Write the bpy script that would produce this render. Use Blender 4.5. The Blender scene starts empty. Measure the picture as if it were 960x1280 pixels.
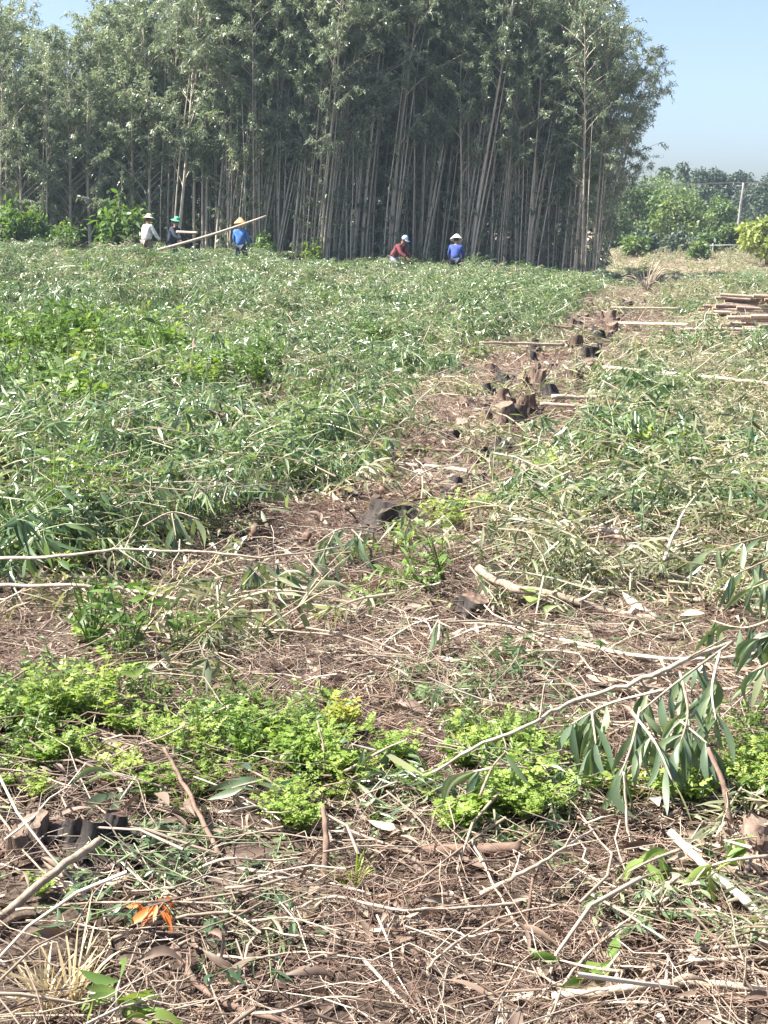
import bpy, math, random
import numpy as np
from mathutils import Vector, Matrix

scene = bpy.context.scene
C = scene.collection

# ------------------------------------------------------------------ camera, world, sun, exposure
IW, IH, FPX = 960.0, 1280.0, 1700.0
CAM_H, HORIZON = 1.6, 288.0
TILT = math.atan((IH / 2 - HORIZON) / FPX)
cam_d = bpy.data.cameras.new('camera')
cam_d.sensor_fit = 'VERTICAL'; cam_d.sensor_height = 36.0; cam_d.lens = FPX / IH * 36.0
cam_d.clip_start = 0.05; cam_d.clip_end = 6000
cam = bpy.data.objects.new('camera', cam_d); C.objects.link(cam)
cam.location = (0, 0, CAM_H); cam.rotation_euler = (math.pi / 2 - TILT, 0, 0)
scene.camera = cam

SUN_EL = math.radians(52); SUN_AZ = math.radians(-93)     # azimuth from +Y (forward) towards +X; negative = from the left
world = bpy.data.worlds.new('World'); scene.world = world; world.use_nodes = True
wn = world.node_tree; wn.nodes.clear()
sky = wn.nodes.new('ShaderNodeTexSky'); sky.sky_type = 'NISHITA'; sky.sun_disc = False
sky.sun_elevation = SUN_EL; sky.sun_rotation = SUN_AZ; sky.air_density = 0.7; sky.dust_density = 2.4; sky.ozone_density = 1.5
bg = wn.nodes.new('ShaderNodeBackground'); bg.inputs['Strength'].default_value = 0.080
wo = wn.nodes.new('ShaderNodeOutputWorld')
wn.links.new(sky.outputs[0], bg.inputs[0]); wn.links.new(bg.outputs[0], wo.inputs[0])
sun_d = bpy.data.lights.new('sun', 'SUN'); sun_d.energy = 5.0; sun_d.angle = math.radians(0.5); sun_d.color = (1.0, 0.95, 0.86)
sun = bpy.data.objects.new('sun', sun_d); C.objects.link(sun)
sdir = Vector((math.sin(SUN_AZ) * math.cos(SUN_EL), math.cos(SUN_AZ) * math.cos(SUN_EL), math.sin(SUN_EL)))
sun.rotation_euler = sdir.to_track_quat('Z', 'Y').to_euler()
sun.location = (-20, 20, 40)
scene.view_settings.view_transform = 'Standard'; scene.view_settings.look = 'None'
scene.view_settings.gamma = 1.0; scene.view_settings.use_curve_mapping = False
scene.view_settings.exposure = 1.8
scene.cycles.max_bounces = 4; scene.cycles.diffuse_bounces = 2; scene.cycles.glossy_bounces = 2
scene.cycles.transmission_bounces = 4; scene.cycles.transparent_max_bounces = 4; scene.cycles.volume_bounces = 0
scene.cycles.caustics_reflective = False; scene.cycles.caustics_refractive = False
scene.cycles.use_denoising = True

# ------------------------------------------------------------------ helpers: noise, terrain, pixel -> place
RNG = np.random.default_rng(7)
random.seed(7)
_lat = np.random.default_rng(3).random((64, 64))
def vnoise(x, y):
    x = np.asarray(x, float); y = np.asarray(y, float)
    xi = np.floor(x).astype(int); yi = np.floor(y).astype(int)
    fx = x - xi; fy = y - yi
    fx = fx * fx * (3 - 2 * fx); fy = fy * fy * (3 - 2 * fy)
    a = _lat[xi % 64, yi % 64]; b = _lat[(xi + 1) % 64, yi % 64]
    c = _lat[xi % 64, (yi + 1) % 64]; d = _lat[(xi + 1) % 64, (yi + 1) % 64]
    return (a * (1 - fx) + b * fx) * (1 - fy) + (c * (1 - fx) + d * fx) * fy
def sstep(a, b, x):
    t = np.clip((np.asarray(x, float) - a) / (b - a), 0, 1); return t * t * (3 - 2 * t)

def gz(x, y):
    """height of the bare soil"""
    x = np.asarray(x, float); y = np.asarray(y, float)
    far = sstep(15, 50, y)
    rise = 0.05 * np.minimum(np.maximum(0, -x), 24) * far
    near = 1 - sstep(30, 70, y)
    rise = rise - 0.8 * sstep(3.5, 7.5, x) * sstep(36, 54, y) * (1 - sstep(76, 100, y))
    b = 0.10 * (vnoise(x * 0.9 + 5, y * 0.9) - 0.5) + 0.06 * (vnoise(x * 3.1, y * 3.1 + 9) - 0.5) + 0.025 * (vnoise(x * 11 + 3, y * 11) - 0.5)
    return rise + b * near

def ray(u, v):
    cx, cy = (u - IW / 2) / FPX, (IH / 2 - v) / FPX
    c, s = math.cos(TILT), math.sin(TILT)
    return (cx, c + cy * s, cy * c - s)
def at(u, v, z=0.0):
    """the place on the ground (z above the soil) that shows at photo pixel u, v"""
    dx, dy, dz = ray(u, v); g = 0.0
    for _ in range(6):
        t = (z + g - CAM_H) / dz
        g = float(gz(dx * t, dy * t))
    return Vector((dx * t, dy * t, z + g))
def at_d(u, v, D):
    dx, dy, dz = ray(u, v); t = D / dy
    return Vector((dx * t, D, CAM_H + dz * t))
def ux(u, D):                                  # x at distance D for column u
    return (u - IW / 2) / FPX * D * 1.0
def ground_pt(u, D):
    x = ux(u, D); return Vector((x, D, float(gz(x, D))))

# ------------------------------------------------------------------ materials
def new_mat(name):
    m = bpy.data.materials.new(name); m.use_nodes = True
    nt = m.node_tree; nt.nodes.clear()
    return m, nt, nt.nodes, nt.links
def ramp(N, stops):
    r = N.new('ShaderNodeValToRGB'); e = r.color_ramp.elements
    e[0].position, e[0].color = stops[0][0], (*stops[0][1], 1)
    e[1].position, e[1].color = stops[-1][0], (*stops[-1][1], 1)
    for p, c in stops[1:-1]:
        k = e.new(p); k.color = (*c, 1)
    return r
def leaf_mat(name, stops, rough=0.38, trans=0.32, spec=0.5, tcol=(1.15, 1.25, 0.55), inst=0.45):
    """blade colour from the per-leaf tint attribute plus the per-plant random value"""
    m, nt, N, L = new_mat(name)
    at_ = N.new('ShaderNodeAttribute'); at_.attribute_name = 'tint'
    oi = N.new('ShaderNodeObjectInfo')
    mx = N.new('ShaderNodeMath'); mx.operation = 'MULTIPLY'; mx.inputs[1].default_value = 1 - inst
    L.new(at_.outputs['Fac'], mx.inputs[0])
    ma = N.new('ShaderNodeMath'); ma.operation = 'MULTIPLY_ADD'; ma.inputs[1].default_value = inst
    L.new(oi.outputs['Random'], ma.inputs[0]); L.new(mx.outputs[0], ma.inputs[2])
    r = ramp(N, stops); L.new(ma.outputs[0], r.inputs[0])
    p = N.new('ShaderNodeBsdfPrincipled'); p.inputs['Roughness'].default_value = rough
    p.inputs['Specular IOR Level'].default_value = spec
    L.new(r.outputs[0], p.inputs['Base Color'])
    t = N.new('ShaderNodeBsdfTranslucent')
    tc = N.new('ShaderNodeMix'); tc.data_type = 'RGBA'; tc.blend_type = 'MULTIPLY'; tc.inputs[0].default_value = 1
    L.new(r.outputs[0], tc.inputs[6]); tc.inputs[7].default_value = (*tcol, 1)
    L.new(tc.outputs[2], t.inputs[0])
    ms = N.new('ShaderNodeMixShader'); ms.inputs[0].default_value = trans
    L.new(p.outputs[0], ms.inputs[1]); L.new(t.outputs[0], ms.inputs[2])
    o = N.new('ShaderNodeOutputMaterial'); L.new(ms.outputs[0], o.inputs[0])
    return m
def wood_mat(name, stops, scale=(30, 30, 6), rough=0.8, inst=0.35, bump=0.4):
    m, nt, N, L = new_mat(name)
    tc = N.new('ShaderNodeTexCoord'); mp = N.new('ShaderNodeMapping'); mp.inputs['Scale'].default_value = scale
    L.new(tc.outputs['Object'], mp.inputs[0])
    nz = N.new('ShaderNodeTexNoise'); nz.inputs['Scale'].default_value = 1.0; nz.inputs['Detail'].default_value = 5
    L.new(mp.outputs[0], nz.inputs['Vector'])
    oi = N.new('ShaderNodeObjectInfo')
    ma = N.new('ShaderNodeMath'); ma.operation = 'MULTIPLY_ADD'; ma.inputs[1].default_value = inst
    sb = N.new('ShaderNodeMath'); sb.operation = 'SUBTRACT'; sb.inputs[1].default_value = inst / 2
    L.new(nz.outputs['Fac'], sb.inputs[0])
    L.new(oi.outputs['Random'], ma.inputs[0]); L.new(sb.outputs[0], ma.inputs[2])
    r = ramp(N, stops); L.new(ma.outputs[0], r.inputs[0])
    p = N.new('ShaderNodeBsdfPrincipled'); p.inputs['Roughness'].default_value = rough; p.inputs['Specular IOR Level'].default_value = 0.25
    L.new(r.outputs[0], p.inputs['Base Color'])
    if bump:
        b = N.new('ShaderNodeBump'); b.inputs['Strength'].default_value = bump; b.inputs['Distance'].default_value = 0.01
        L.new(nz.outputs['Fac'], b.inputs['Height']); L.new(b.outputs[0], p.inputs['Normal'])
    o = N.new('ShaderNodeOutputMaterial'); L.new(p.outputs[0], o.inputs[0])
    return m
def cloth_mat(name, c, rough=0.85, var=0.25, scale=14):
    m, nt, N, L = new_mat(name)
    tc = N.new('ShaderNodeTexCoord'); nz = N.new('ShaderNodeTexNoise'); nz.inputs['Scale'].default_value = scale
    L.new(tc.outputs['Object'], nz.inputs['Vector'])
    r = ramp(N, [(0.3, tuple(k * (1 - var) for k in c)), (0.7, tuple(min(1, k * (1 + var)) for k in c))])
    L.new(nz.outputs['Fac'], r.inputs[0])
    p = N.new('ShaderNodeBsdfPrincipled'); p.inputs['Roughness'].default_value = rough
    L.new(r.outputs[0], p.inputs['Base Color'])
    o = N.new('ShaderNodeOutputMaterial'); L.new(p.outputs[0], o.inputs[0])
    return m

M = {}
M['phyllode'] = leaf_mat('phyllode', [(0.0, (0.035, 0.075, 0.045)), (0.45, (0.07, 0.14, 0.065)), (0.8, (0.12, 0.19, 0.07)), (1.0, (0.21, 0.24, 0.10))], rough=0.36, trans=0.30, spec=0.6)
M['phyllode_near'] = leaf_mat('phyllode_near', [(0.0, (0.06, 0.10, 0.06)), (0.45, (0.12, 0.175, 0.095)), (0.8, (0.20, 0.25, 0.13)), (1.0, (0.33, 0.33, 0.17))], rough=0.33, trans=0.3, spec=0.8)
M['drying'] = leaf_mat('drying', [(0.0, (0.09, 0.12, 0.06)), (0.4, (0.19, 0.21, 0.10)), (0.75, (0.32, 0.29, 0.16)), (1.0, (0.44, 0.36, 0.22))], rough=0.45, trans=0.28, tcol=(1.1, 1.1, 0.6))
M['crown'] = leaf_mat('crown', [(0.0, (0.13, 0.17, 0.12)), (0.5, (0.23, 0.28, 0.19)), (1.0, (0.34, 0.38, 0.26))], rough=0.36, trans=0.45, spec=0.8, tcol=(1.1, 1.15, 0.75))
M['weed'] = leaf_mat('weed', [(0.0, (0.13, 0.22, 0.035)), (0.5, (0.23, 0.33, 0.065)), (1.0, (0.42, 0.46, 0.13))], rough=0.5, trans=0.4, inst=0.55)
M['yellow_weed'] = leaf_mat('yellow_weed', [(0.0, (0.30, 0.33, 0.06)), (1.0, (0.46, 0.43, 0.09))], rough=0.5, trans=0.4)
M['herb'] = leaf_mat('herb', [(0.0, (0.07, 0.13, 0.035)), (0.5, (0.14, 0.23, 0.055)), (1.0, (0.28, 0.35, 0.09))], rough=0.45, trans=0.4)
M['dead_leaf'] = leaf_mat('dead_leaf', [(0.0, (0.09, 0.06, 0.045)), (0.4, (0.21, 0.15, 0.11)), (0.75, (0.39, 0.32, 0.24)), (1.0, (0.56, 0.50, 0.40))], rough=0.6, trans=0.12, tcol=(1.1, .9, .7), inst=0.75)
M['orange_leaf'] = leaf_mat('orange_leaf', [(0.0, (0.42, 0.12, 0.03)), (1.0, (0.62, 0.24, 0.06))], rough=0.5, trans=0.3, tcol=(1.1, .9, .7))
M['straw'] = leaf_mat('straw', [(0.0, (0.38, 0.30, 0.17)), (1.0, (0.62, 0.54, 0.34))], rough=0.55, trans=0.25, tcol=(1.1, 1, .7))
M['far_leaf'] = leaf_mat('far_leaf', [(0.0, (0.045, 0.085, 0.035)), (0.5, (0.10, 0.16, 0.055)), (1.0, (0.20, 0.26, 0.09))], rough=0.55, trans=0.3, inst=0.4)
M['far_dark'] = leaf_mat('far_dark', [(0.0, (0.03, 0.055, 0.04)), (1.0, (0.075, 0.11, 0.065))], rough=0.6, trans=0.2)
M['far_yellow'] = leaf_mat('far_yellow', [(0.0, (0.16, 0.22, 0.05)), (1.0, (0.34, 0.38, 0.11))], rough=0.55, trans=0.3)
M['bark_pale'] = wood_mat('bark_pale', [(0.25, (0.30, 0.25, 0.20)), (0.55, (0.47, 0.41, 0.33)), (0.8, (0.62, 0.57, 0.48))], scale=(25, 25, 3))
M['twig'] = wood_mat('twig', [(0.15, (0.16, 0.09, 0.06)), (0.45, (0.34, 0.24, 0.17)), (0.75, (0.56, 0.48, 0.37))], scale=(20, 20, 20), inst=0.9, bump=0)
M['red_twig'] = wood_mat('red_twig', [(0.15, (0.12, 0.055, 0.04)), (0.5, (0.27, 0.155, 0.11)), (0.85, (0.46, 0.34, 0.26))], scale=(20, 20, 20), inst=0.9, bump=0)
M['branch'] = wood_mat('branch', [(0.2, (0.21, 0.155, 0.115)), (0.5, (0.36, 0.29, 0.22)), (0.8, (0.54, 0.47, 0.38))], scale=(40, 40, 40), inst=0.4)
M['branch_dark'] = wood_mat('branch_dark', [(0.2, (0.09, 0.06, 0.045)), (0.8, (0.24, 0.16, 0.12))], scale=(40, 40, 40), inst=0.3)
M['log_bark'] = wood_mat('log_bark', [(0.2, (0.15, 0.10, 0.08)), (0.5, (0.31, 0.23, 0.18)), (0.8, (0.47, 0.38, 0.31))], scale=(30, 30, 30), inst=0.5)
M['cut_wood'] = wood_mat('cut_wood', [(0.3, (0.36, 0.25, 0.16)), (0.7, (0.52, 0.40, 0.28))], scale=(40, 40, 40), inst=0.2)
M['stump_bark'] = wood_mat('stump_bark', [(0.25, (0.045, 0.03, 0.024)), (0.55, (0.115, 0.078, 0.058)), (0.8, (0.24, 0.175, 0.135))], scale=(40, 40, 9), inst=0.25, bump=0.8)
M['charred'] = wood_mat('charred', [(0.25, (0.012, 0.011, 0.012)), (0.7, (0.06, 0.05, 0.045)), (0.85, (0.14, 0.11, 0.09))], scale=(30, 30, 12), inst=0.2, bump=0.8)
M['concrete'] = cloth_mat('concrete', (0.24, 0.24, 0.23))
M['weathered_cut'] = wood_mat('weathered_cut', [(0.3, (0.11, 0.08, 0.06)), (0.7, (0.25, 0.19, 0.145))], scale=(60, 60, 20), inst=0.3)
M['metal'] = cloth_mat('metal', (0.12, 0.12, 0.13), rough=0.5)
M['white_paint'] = cloth_mat('white_paint', (0.34, 0.35, 0.34))

def ground_material():
    m, nt, N, L = new_mat('soil')
    g = N.new('ShaderNodeNewGeometry')
    n1 = N.new('ShaderNodeTexNoise'); n1.inputs['Scale'].default_value = 2.2; n1.inputs['Detail'].default_value = 6
    n2 = N.new('ShaderNodeTexNoise'); n2.inputs['Scale'].default_value = 45; n2.inputs['Detail'].default_value = 4
    for n in (n1, n2): L.new(g.outputs['Position'], n.inputs['Vector'])
    r1 = ramp(N, [(0.3, (0.04, 0.031, 0.026)), (0.55, (0.085, 0.065, 0.052)), (0.75, (0.15, 0.12, 0.095))])
    L.new(n1.outputs['Fac'], r1.inputs[0])
    r2 = ramp(N, [(0.35, (0.55, 0.5, 0.48)), (0.7, (1.5, 1.5, 1.5))]); L.new(n2.outputs['Fac'], r2.inputs[0])
    mu = N.new('ShaderNodeMix'); mu.data_type = 'RGBA'; mu.blend_type = 'MULTIPLY'; mu.inputs[0].default_value = 1
    L.new(r1.outputs[0], mu.inputs[6]); L.new(r2.outputs[0], mu.inputs[7])
    a = N.new('ShaderNodeAttribute'); a.attribute_name = 'dry'
    n3 = N.new('ShaderNodeTexNoise'); n3.inputs['Scale'].default_value = 1.3; n3.inputs['Detail'].default_value = 8
    L.new(g.outputs['Position'], n3.inputs['Vector'])
    r3 = ramp(N, [(0.3, (0.22, 0.16, 0.11)), (0.5, (0.42, 0.34, 0.26)), (0.7, (0.58, 0.50, 0.40))]); L.new(n3.outputs['Fac'], r3.inputs[0])
    mx = N.new('ShaderNodeMix'); mx.data_type = 'RGBA'
    L.new(a.outputs['Fac'], mx.inputs[0]); L.new(mu.outputs[2], mx.inputs[6]); L.new(r3.outputs[0], mx.inputs[7])
    p = N.new('ShaderNodeBsdfPrincipled'); p.inputs['Roughness'].default_value = 0.95; p.inputs['Specular IOR Level'].default_value = 0.1
    L.new(mx.outputs[2], p.inputs['Base Color'])
    b = N.new('ShaderNodeBump'); b.inputs['Strength'].default_value = 0.7; b.inputs['Distance'].default_value = 0.02
    L.new(n2.outputs['Fac'], b.inputs['Height']); L.new(b.outputs[0], p.inputs['Normal'])
    o = N.new('ShaderNodeOutputMaterial'); L.new(p.outputs[0], o.inputs[0])
    return m
M['soil'] = ground_material()

# ------------------------------------------------------------------ helpers: meshes and objects
class MB:
    """collects vertices, faces and a tint per vertex"""
    def __init__(s): s.v = []; s.f = []; s.t = []; s.n = 0
    def add(s, v, f, tint=0.5):
        v = np.asarray(v, float).reshape(-1, 3); f = np.asarray(f, int)
        s.v.append(v); s.f.append(f + s.n)
        s.t.append(np.broadcast_to(np.asarray(tint, float), (len(v),)).copy()); s.n += len(v)
    def mesh(s, name, mat, smooth=True):
        me = bpy.data.meshes.new(name)
        v = np.concatenate(s.v)
        faces = []
        counts = []; loops = []
        for f in s.f:
            counts.append(np.full(len(f), f.shape[1])); loops.append(f.ravel())
        counts = np.concatenate(counts); loops = np.concatenate(loops)
        me.vertices.add(len(v)); me.vertices.foreach_set('co', v.ravel())
        me.loops.add(len(loops)); me.loops.foreach_set('vertex_index', loops)
        me.polygons.add(len(counts))
        st = np.concatenate([[0], np.cumsum(counts)[:-1]])
        me.polygons.foreach_set('loop_start', st); me.polygons.foreach_set('loop_total', counts)
        me.polygons.foreach_set('use_smooth', np.full(len(counts), smooth))
        a = me.attributes.new('tint', 'FLOAT', 'POINT'); a.data.foreach_set('value', np.concatenate(s.t))
        me.update(calc_edges=True); me.validate()
        if mat is not None: me.materials.append(M[mat] if isinstance(mat, str) else mat)
        return me

def norm(a):
    a = np.asarray(a, float); return a / np.maximum(np.linalg.norm(a, axis=-1, keepdims=True), 1e-9)
def tubes(mb, paths, radii, sides=5, tint=0.5, cap=True):
    """paths (n,m,3), radii (n,m)"""
    paths = np.asarray(paths, float); radii = np.asarray(radii, float)
    if paths.ndim == 2: paths = paths[None]; radii = radii[None]
    n, m, _ = paths.shape
    tan = norm(np.gradient(paths, axis=1))
    ref = np.where(np.abs(tan[:, :1, 2:3]) > 0.8, np.array([1.0, 0, 0]), np.array([0, 0, 1.0]))
    a = norm(np.cross(tan, np.broadcast_to(ref, tan.shape))); b = np.cross(tan, a)
    th = np.linspace(0, 2 * np.pi, sides, endpoint=False)
    ring = a[:, :, None, :] * np.cos(th)[None, None, :, None] + b[:, :, None, :] * np.sin(th)[None, None, :, None]
    V = paths[:, :, None, :] + ring * radii[:, :, None, None]
    i = np.arange(n)[:, None, None] * (m * sides); j = np.arange(m - 1)[None, :, None] * sides; k = np.arange(sides)[None, None, :]; k2 = (k + 1) % sides
    F = np.stack([i + j + k, i + j + k2, i + j + sides + k2, i + j + sides + k], -1).reshape(-1, 4)
    tt = np.asarray(tint, float)
    if tt.ndim == 1: tt = np.repeat(tt, m * sides)
    base = mb.n
    mb.add(V.reshape(-1, 3), F, tt)
    if cap:
        e0 = (np.arange(n)[:, None] * (m * sides) + np.arange(sides)[None, ::-1]); e1 = (np.arange(n)[:, None] * (m * sides) + (m - 1) * sides + np.arange(sides)[None])
        mb.f.append(np.concatenate([e0, e1]) + base)
_PROF = {3: np.array([0.18, 1.0, 0.75, 0.05]), 4: np.array([0.12, 0.8, 1.0, 0.7, 0.04]), 6: np.array([0.08, 0.55, 0.92, 1.0, 0.82, 0.5, 0.03]), 2: np.array([0.2, 1.0, 0.08])}
def blades(mb, P, D, Nn, Ln, Wd, droop=0.3, sickle=0.0, fold=0.0, seg=4, tint=0.5, twist=0.0):
    """lance-shaped leaf blades: base P, direction D, face normal Nn"""
    P = np.asarray(P, float).reshape(-1, 3); n = len(P)
    D = norm(np.broadcast_to(D, (n, 3))); Nn = np.broadcast_to(Nn, (n, 3))
    S = norm(np.cross(D, Nn)); Nn = np.cross(S, D)
    Ln = np.broadcast_to(Ln, (n,)); Wd = np.broadcast_to(Wd, (n,)); droop = np.broadcast_to(droop, (n,)); sickle = np.broadcast_to(sickle, (n,)); twist = np.broadcast_to(twist, (n,))
    t = np.linspace(0, 1, seg + 1); pr = _PROF[seg]
    ctr = P[:, None, :] + D[:, None, :] * (Ln[:, None] * t)[..., None]
    ctr = ctr + np.array([0, 0, -1.0]) * (droop * Ln)[:, None, None] * (t ** 2)[None, :, None]
    ctr = ctr + S[:, None, :] * (sickle * Ln)[:, None, None] * (np.sin(t * np.pi))[None, :, None]
    ang = twist[:, None] * t[None]
    side = S[:, None, :] * np.cos(ang)[..., None] + Nn[:, None, :] * np.sin(ang)[..., None]
    nn = -S[:, None, :] * np.sin(ang)[..., None] + Nn[:, None, :] * np.cos(ang)[..., None]
    half = side * (Wd[:, None] * 0.5 * pr[None])[..., None]
    tt = np.asarray(tint, float)
    if fold:
        lift = nn * (Wd[:, None] * 0.5 * pr[None] * fold)[..., None]
        V = np.stack([ctr - half + lift, ctr, ctr + half + lift], 2); c = 3
    else:
        V = np.stack([ctr - half, ctr + half], 2); c = 2
    m = seg + 1
    i = np.arange(n)[:, None, None] * (m * c); j = np.arange(seg)[None, :, None] * c; k = np.arange(c - 1)[None, None, :]
    F = np.stack([i + j + k, i + j + k + 1, i + j + c + k + 1, i + j + c + k], -1).reshape(-1, 4)
    if tt.ndim == 1: tt = np.repeat(tt, m * c)
    mb.add(V.reshape(-1, 3), F, tt)
def ellipsoid(mb, c, r, seg=10, rings=6, tint=0.5, rot=None):
    th = np.linspace(0, np.pi, rings + 1); ph = np.linspace(0, 2 * np.pi, seg, endpoint=False)
    V = np.stack([np.outer(np.sin(th), np.cos(ph)), np.outer(np.sin(th), np.sin(ph)), np.outer(np.cos(th), np.ones(seg))], -1).reshape(-1, 3) * np.asarray(r)
    if rot is not None: V = V @ np.asarray(rot).T
    V = V + np.asarray(c)
    F = [[i * seg + k, (i + 1) * seg + k, (i + 1) * seg + (k + 1) % seg, i * seg + (k + 1) % seg] for i in range(rings) for k in range(seg)]
    mb.add(V, F, tint)
def lathe(mb, prof, seg=16, origin=(0, 0, 0), rot=None, wob=0.0):
    prof = np.asarray(prof, float); ph = np.linspace(0, 2 * np.pi, seg, endpoint=False)
    w = 1 + wob * np.sin(ph * 2 + 1)
    V = np.stack([np.outer(prof[:, 0], np.cos(ph) * w), np.outer(prof[:, 0], np.sin(ph)), np.outer(prof[:, 1], np.ones(seg))], -1).reshape(-1, 3)
    if rot is not None: V = V @ np.asarray(rot).T
    F = [[i * seg + k, i * seg + (k + 1) % seg, (i + 1) * seg + (k + 1) % seg, (i + 1) * seg + k] for i in range(len(prof) - 1) for k in range(seg)]
    mb.add(V + np.asarray(origin), F)

def tag(o, label, cat, group=None):
    o['label'] = label; o['category'] = cat
    if group: o['group'] = group
    return o
def empty(name, loc, rz=0.0, scale=1.0):
    o = bpy.data.objects.new(name, None); C.objects.link(o)
    o.location = loc; o.rotation_euler = (0, 0, rz); o.scale = (scale,) * 3
    o.empty_display_size = 0.1
    return o
def obj(name, me, parent=None, loc=None):
    o = bpy.data.objects.new(name, me); C.objects.link(o)
    if parent is not None: o.parent = parent
    if loc is not None: o.location = loc
    return o
def copy_tree(o, parent=None):
    c = o.copy(); C.objects.link(c)
    if parent is not None: c.parent = parent
    for ch in list(o.children): copy_tree(ch, c)
    return c

_gn = None
def scatter_group(coll):
    ng = bpy.data.node_groups.new('scatter_' + coll.name, 'GeometryNodeTree')
    ng.interface.new_socket('Geometry', in_out='INPUT', socket_type='NodeSocketGeometry')
    ng.interface.new_socket('Geometry', in_out='OUTPUT', socket_type='NodeSocketGeometry')
    N, L = ng.nodes, ng.links
    i = N.new('NodeGroupInput'); o = N.new('NodeGroupOutput')
    ci = N.new('GeometryNodeCollectionInfo'); ci.inputs['Collection'].default_value = coll
    ci.inputs['Separate Children'].default_value = True; ci.inputs['Reset Children'].default_value = True
    ip = N.new('GeometryNodeInstanceOnPoints'); ip.inputs['Pick Instance'].default_value = True
    def attr(nm, ty):
        a = N.new('GeometryNodeInputNamedAttribute'); a.data_type = ty; a.inputs['Name'].default_value = nm; return a.outputs['Attribute']
    L.new(i.outputs[0], ip.inputs['Points']); L.new(ci.outputs[0], ip.inputs['Instance'])
    L.new(attr('idx', 'INT'), ip.inputs['Instance Index'])
    e2r = N.new('FunctionNodeEulerToRotation'); L.new(attr('rot', 'FLOAT_VECTOR'), e2r.inputs[0]); L.new(e2r.outputs[0], ip.inputs['Rotation'])
    L.new(attr('scl', 'FLOAT_VECTOR'), ip.inputs['Scale'])
    L.new(ip.outputs[0], o.inputs[0])
    return ng
def scatter(name, protos, P, R, S, label, cat):
    """one object of kind stuff: the prototypes (mesh data) set out on the points P"""
    coll = bpy.data.collections.new(name + '_pieces')
    for k, me in enumerate(protos):
        o = bpy.data.objects.new('%s_piece_%02d' % (name, k), me); coll.objects.link(o)
    me = bpy.data.meshes.new(name)
    n = len(P); me.vertices.add(n); me.vertices.foreach_set('co', np.asarray(P, float).ravel())
    a = me.attributes.new('rot', 'FLOAT_VECTOR', 'POINT'); a.data.foreach_set('vector', np.asarray(R, float).ravel())
    S = np.asarray(S, float)
    if S.ndim == 1: S = np.repeat(S[:, None], 3, 1)
    a = me.attributes.new('scl', 'FLOAT_VECTOR', 'POINT'); a.data.foreach_set('vector', S.ravel())
    a = me.attributes.new('idx', 'INT', 'POINT'); a.data.foreach_set('value', RNG.integers(0, len(protos), n).astype(np.int32))
    me.update()
    o = obj(name, me)
    md = o.modifiers.new('scatter', 'NODES'); md.node_group = scatter_group(coll)
    o['kind'] = 'stuff'; o['label'] = label; o['category'] = cat
    return o

# ------------------------------------------------------------------ ground
EDGE_X = 8.5       # the stand's open side
def make_ground():
    def spread(lo, hi, step, far, g=1.13):
        a = list(np.arange(lo, hi, step)); s = step
        up = []; x = hi
        while x < far: up.append(x); s *= g; x += s
        return a, up
    a, up = spread(-3.0, 3.0, 0.06, 1500)
    xs = np.array(sorted([-u - 0.0 for u in up[1:]] + a + up))
    a, up = spread(1.8, 9.0, 0.06, 3000, 1.09)
    dn = []; s = 0.06; y = 1.8
    while y > -300: s *= 1.3; y -= s; dn.append(y)
    ys = np.array(sorted(dn + a + up))
    X, Y = np.meshgrid(xs, ys); Z = gz(X, Y)
    ny, nx = X.shape
    idx = np.arange(ny * nx).reshape(ny, nx)
    F = np.stack([idx[:-1, :-1], idx[:-1, 1:], idx[1:, 1:], idx[1:, :-1]], -1).reshape(-1, 4)
    mb = MB(); mb.add(np.stack([X, Y, Z], -1), F)
    me = mb.mesh('ground', 'soil')
    d = sstep(52, 60, Y) * 0.95 * (X > EDGE_X + 1) + 0.25 * sstep(9, 14, Y) * (X > 0) * (1 - sstep(52, 60, Y))
    at_ = me.attributes.new('dry', 'FLOAT', 'POINT'); at_.data.foreach_set('value', d.ravel())
    o = obj('ground', me); o['kind'] = 'structure'; o['label'] = 'brown soil of the cleared plantation field'
    return o
make_ground()

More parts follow.
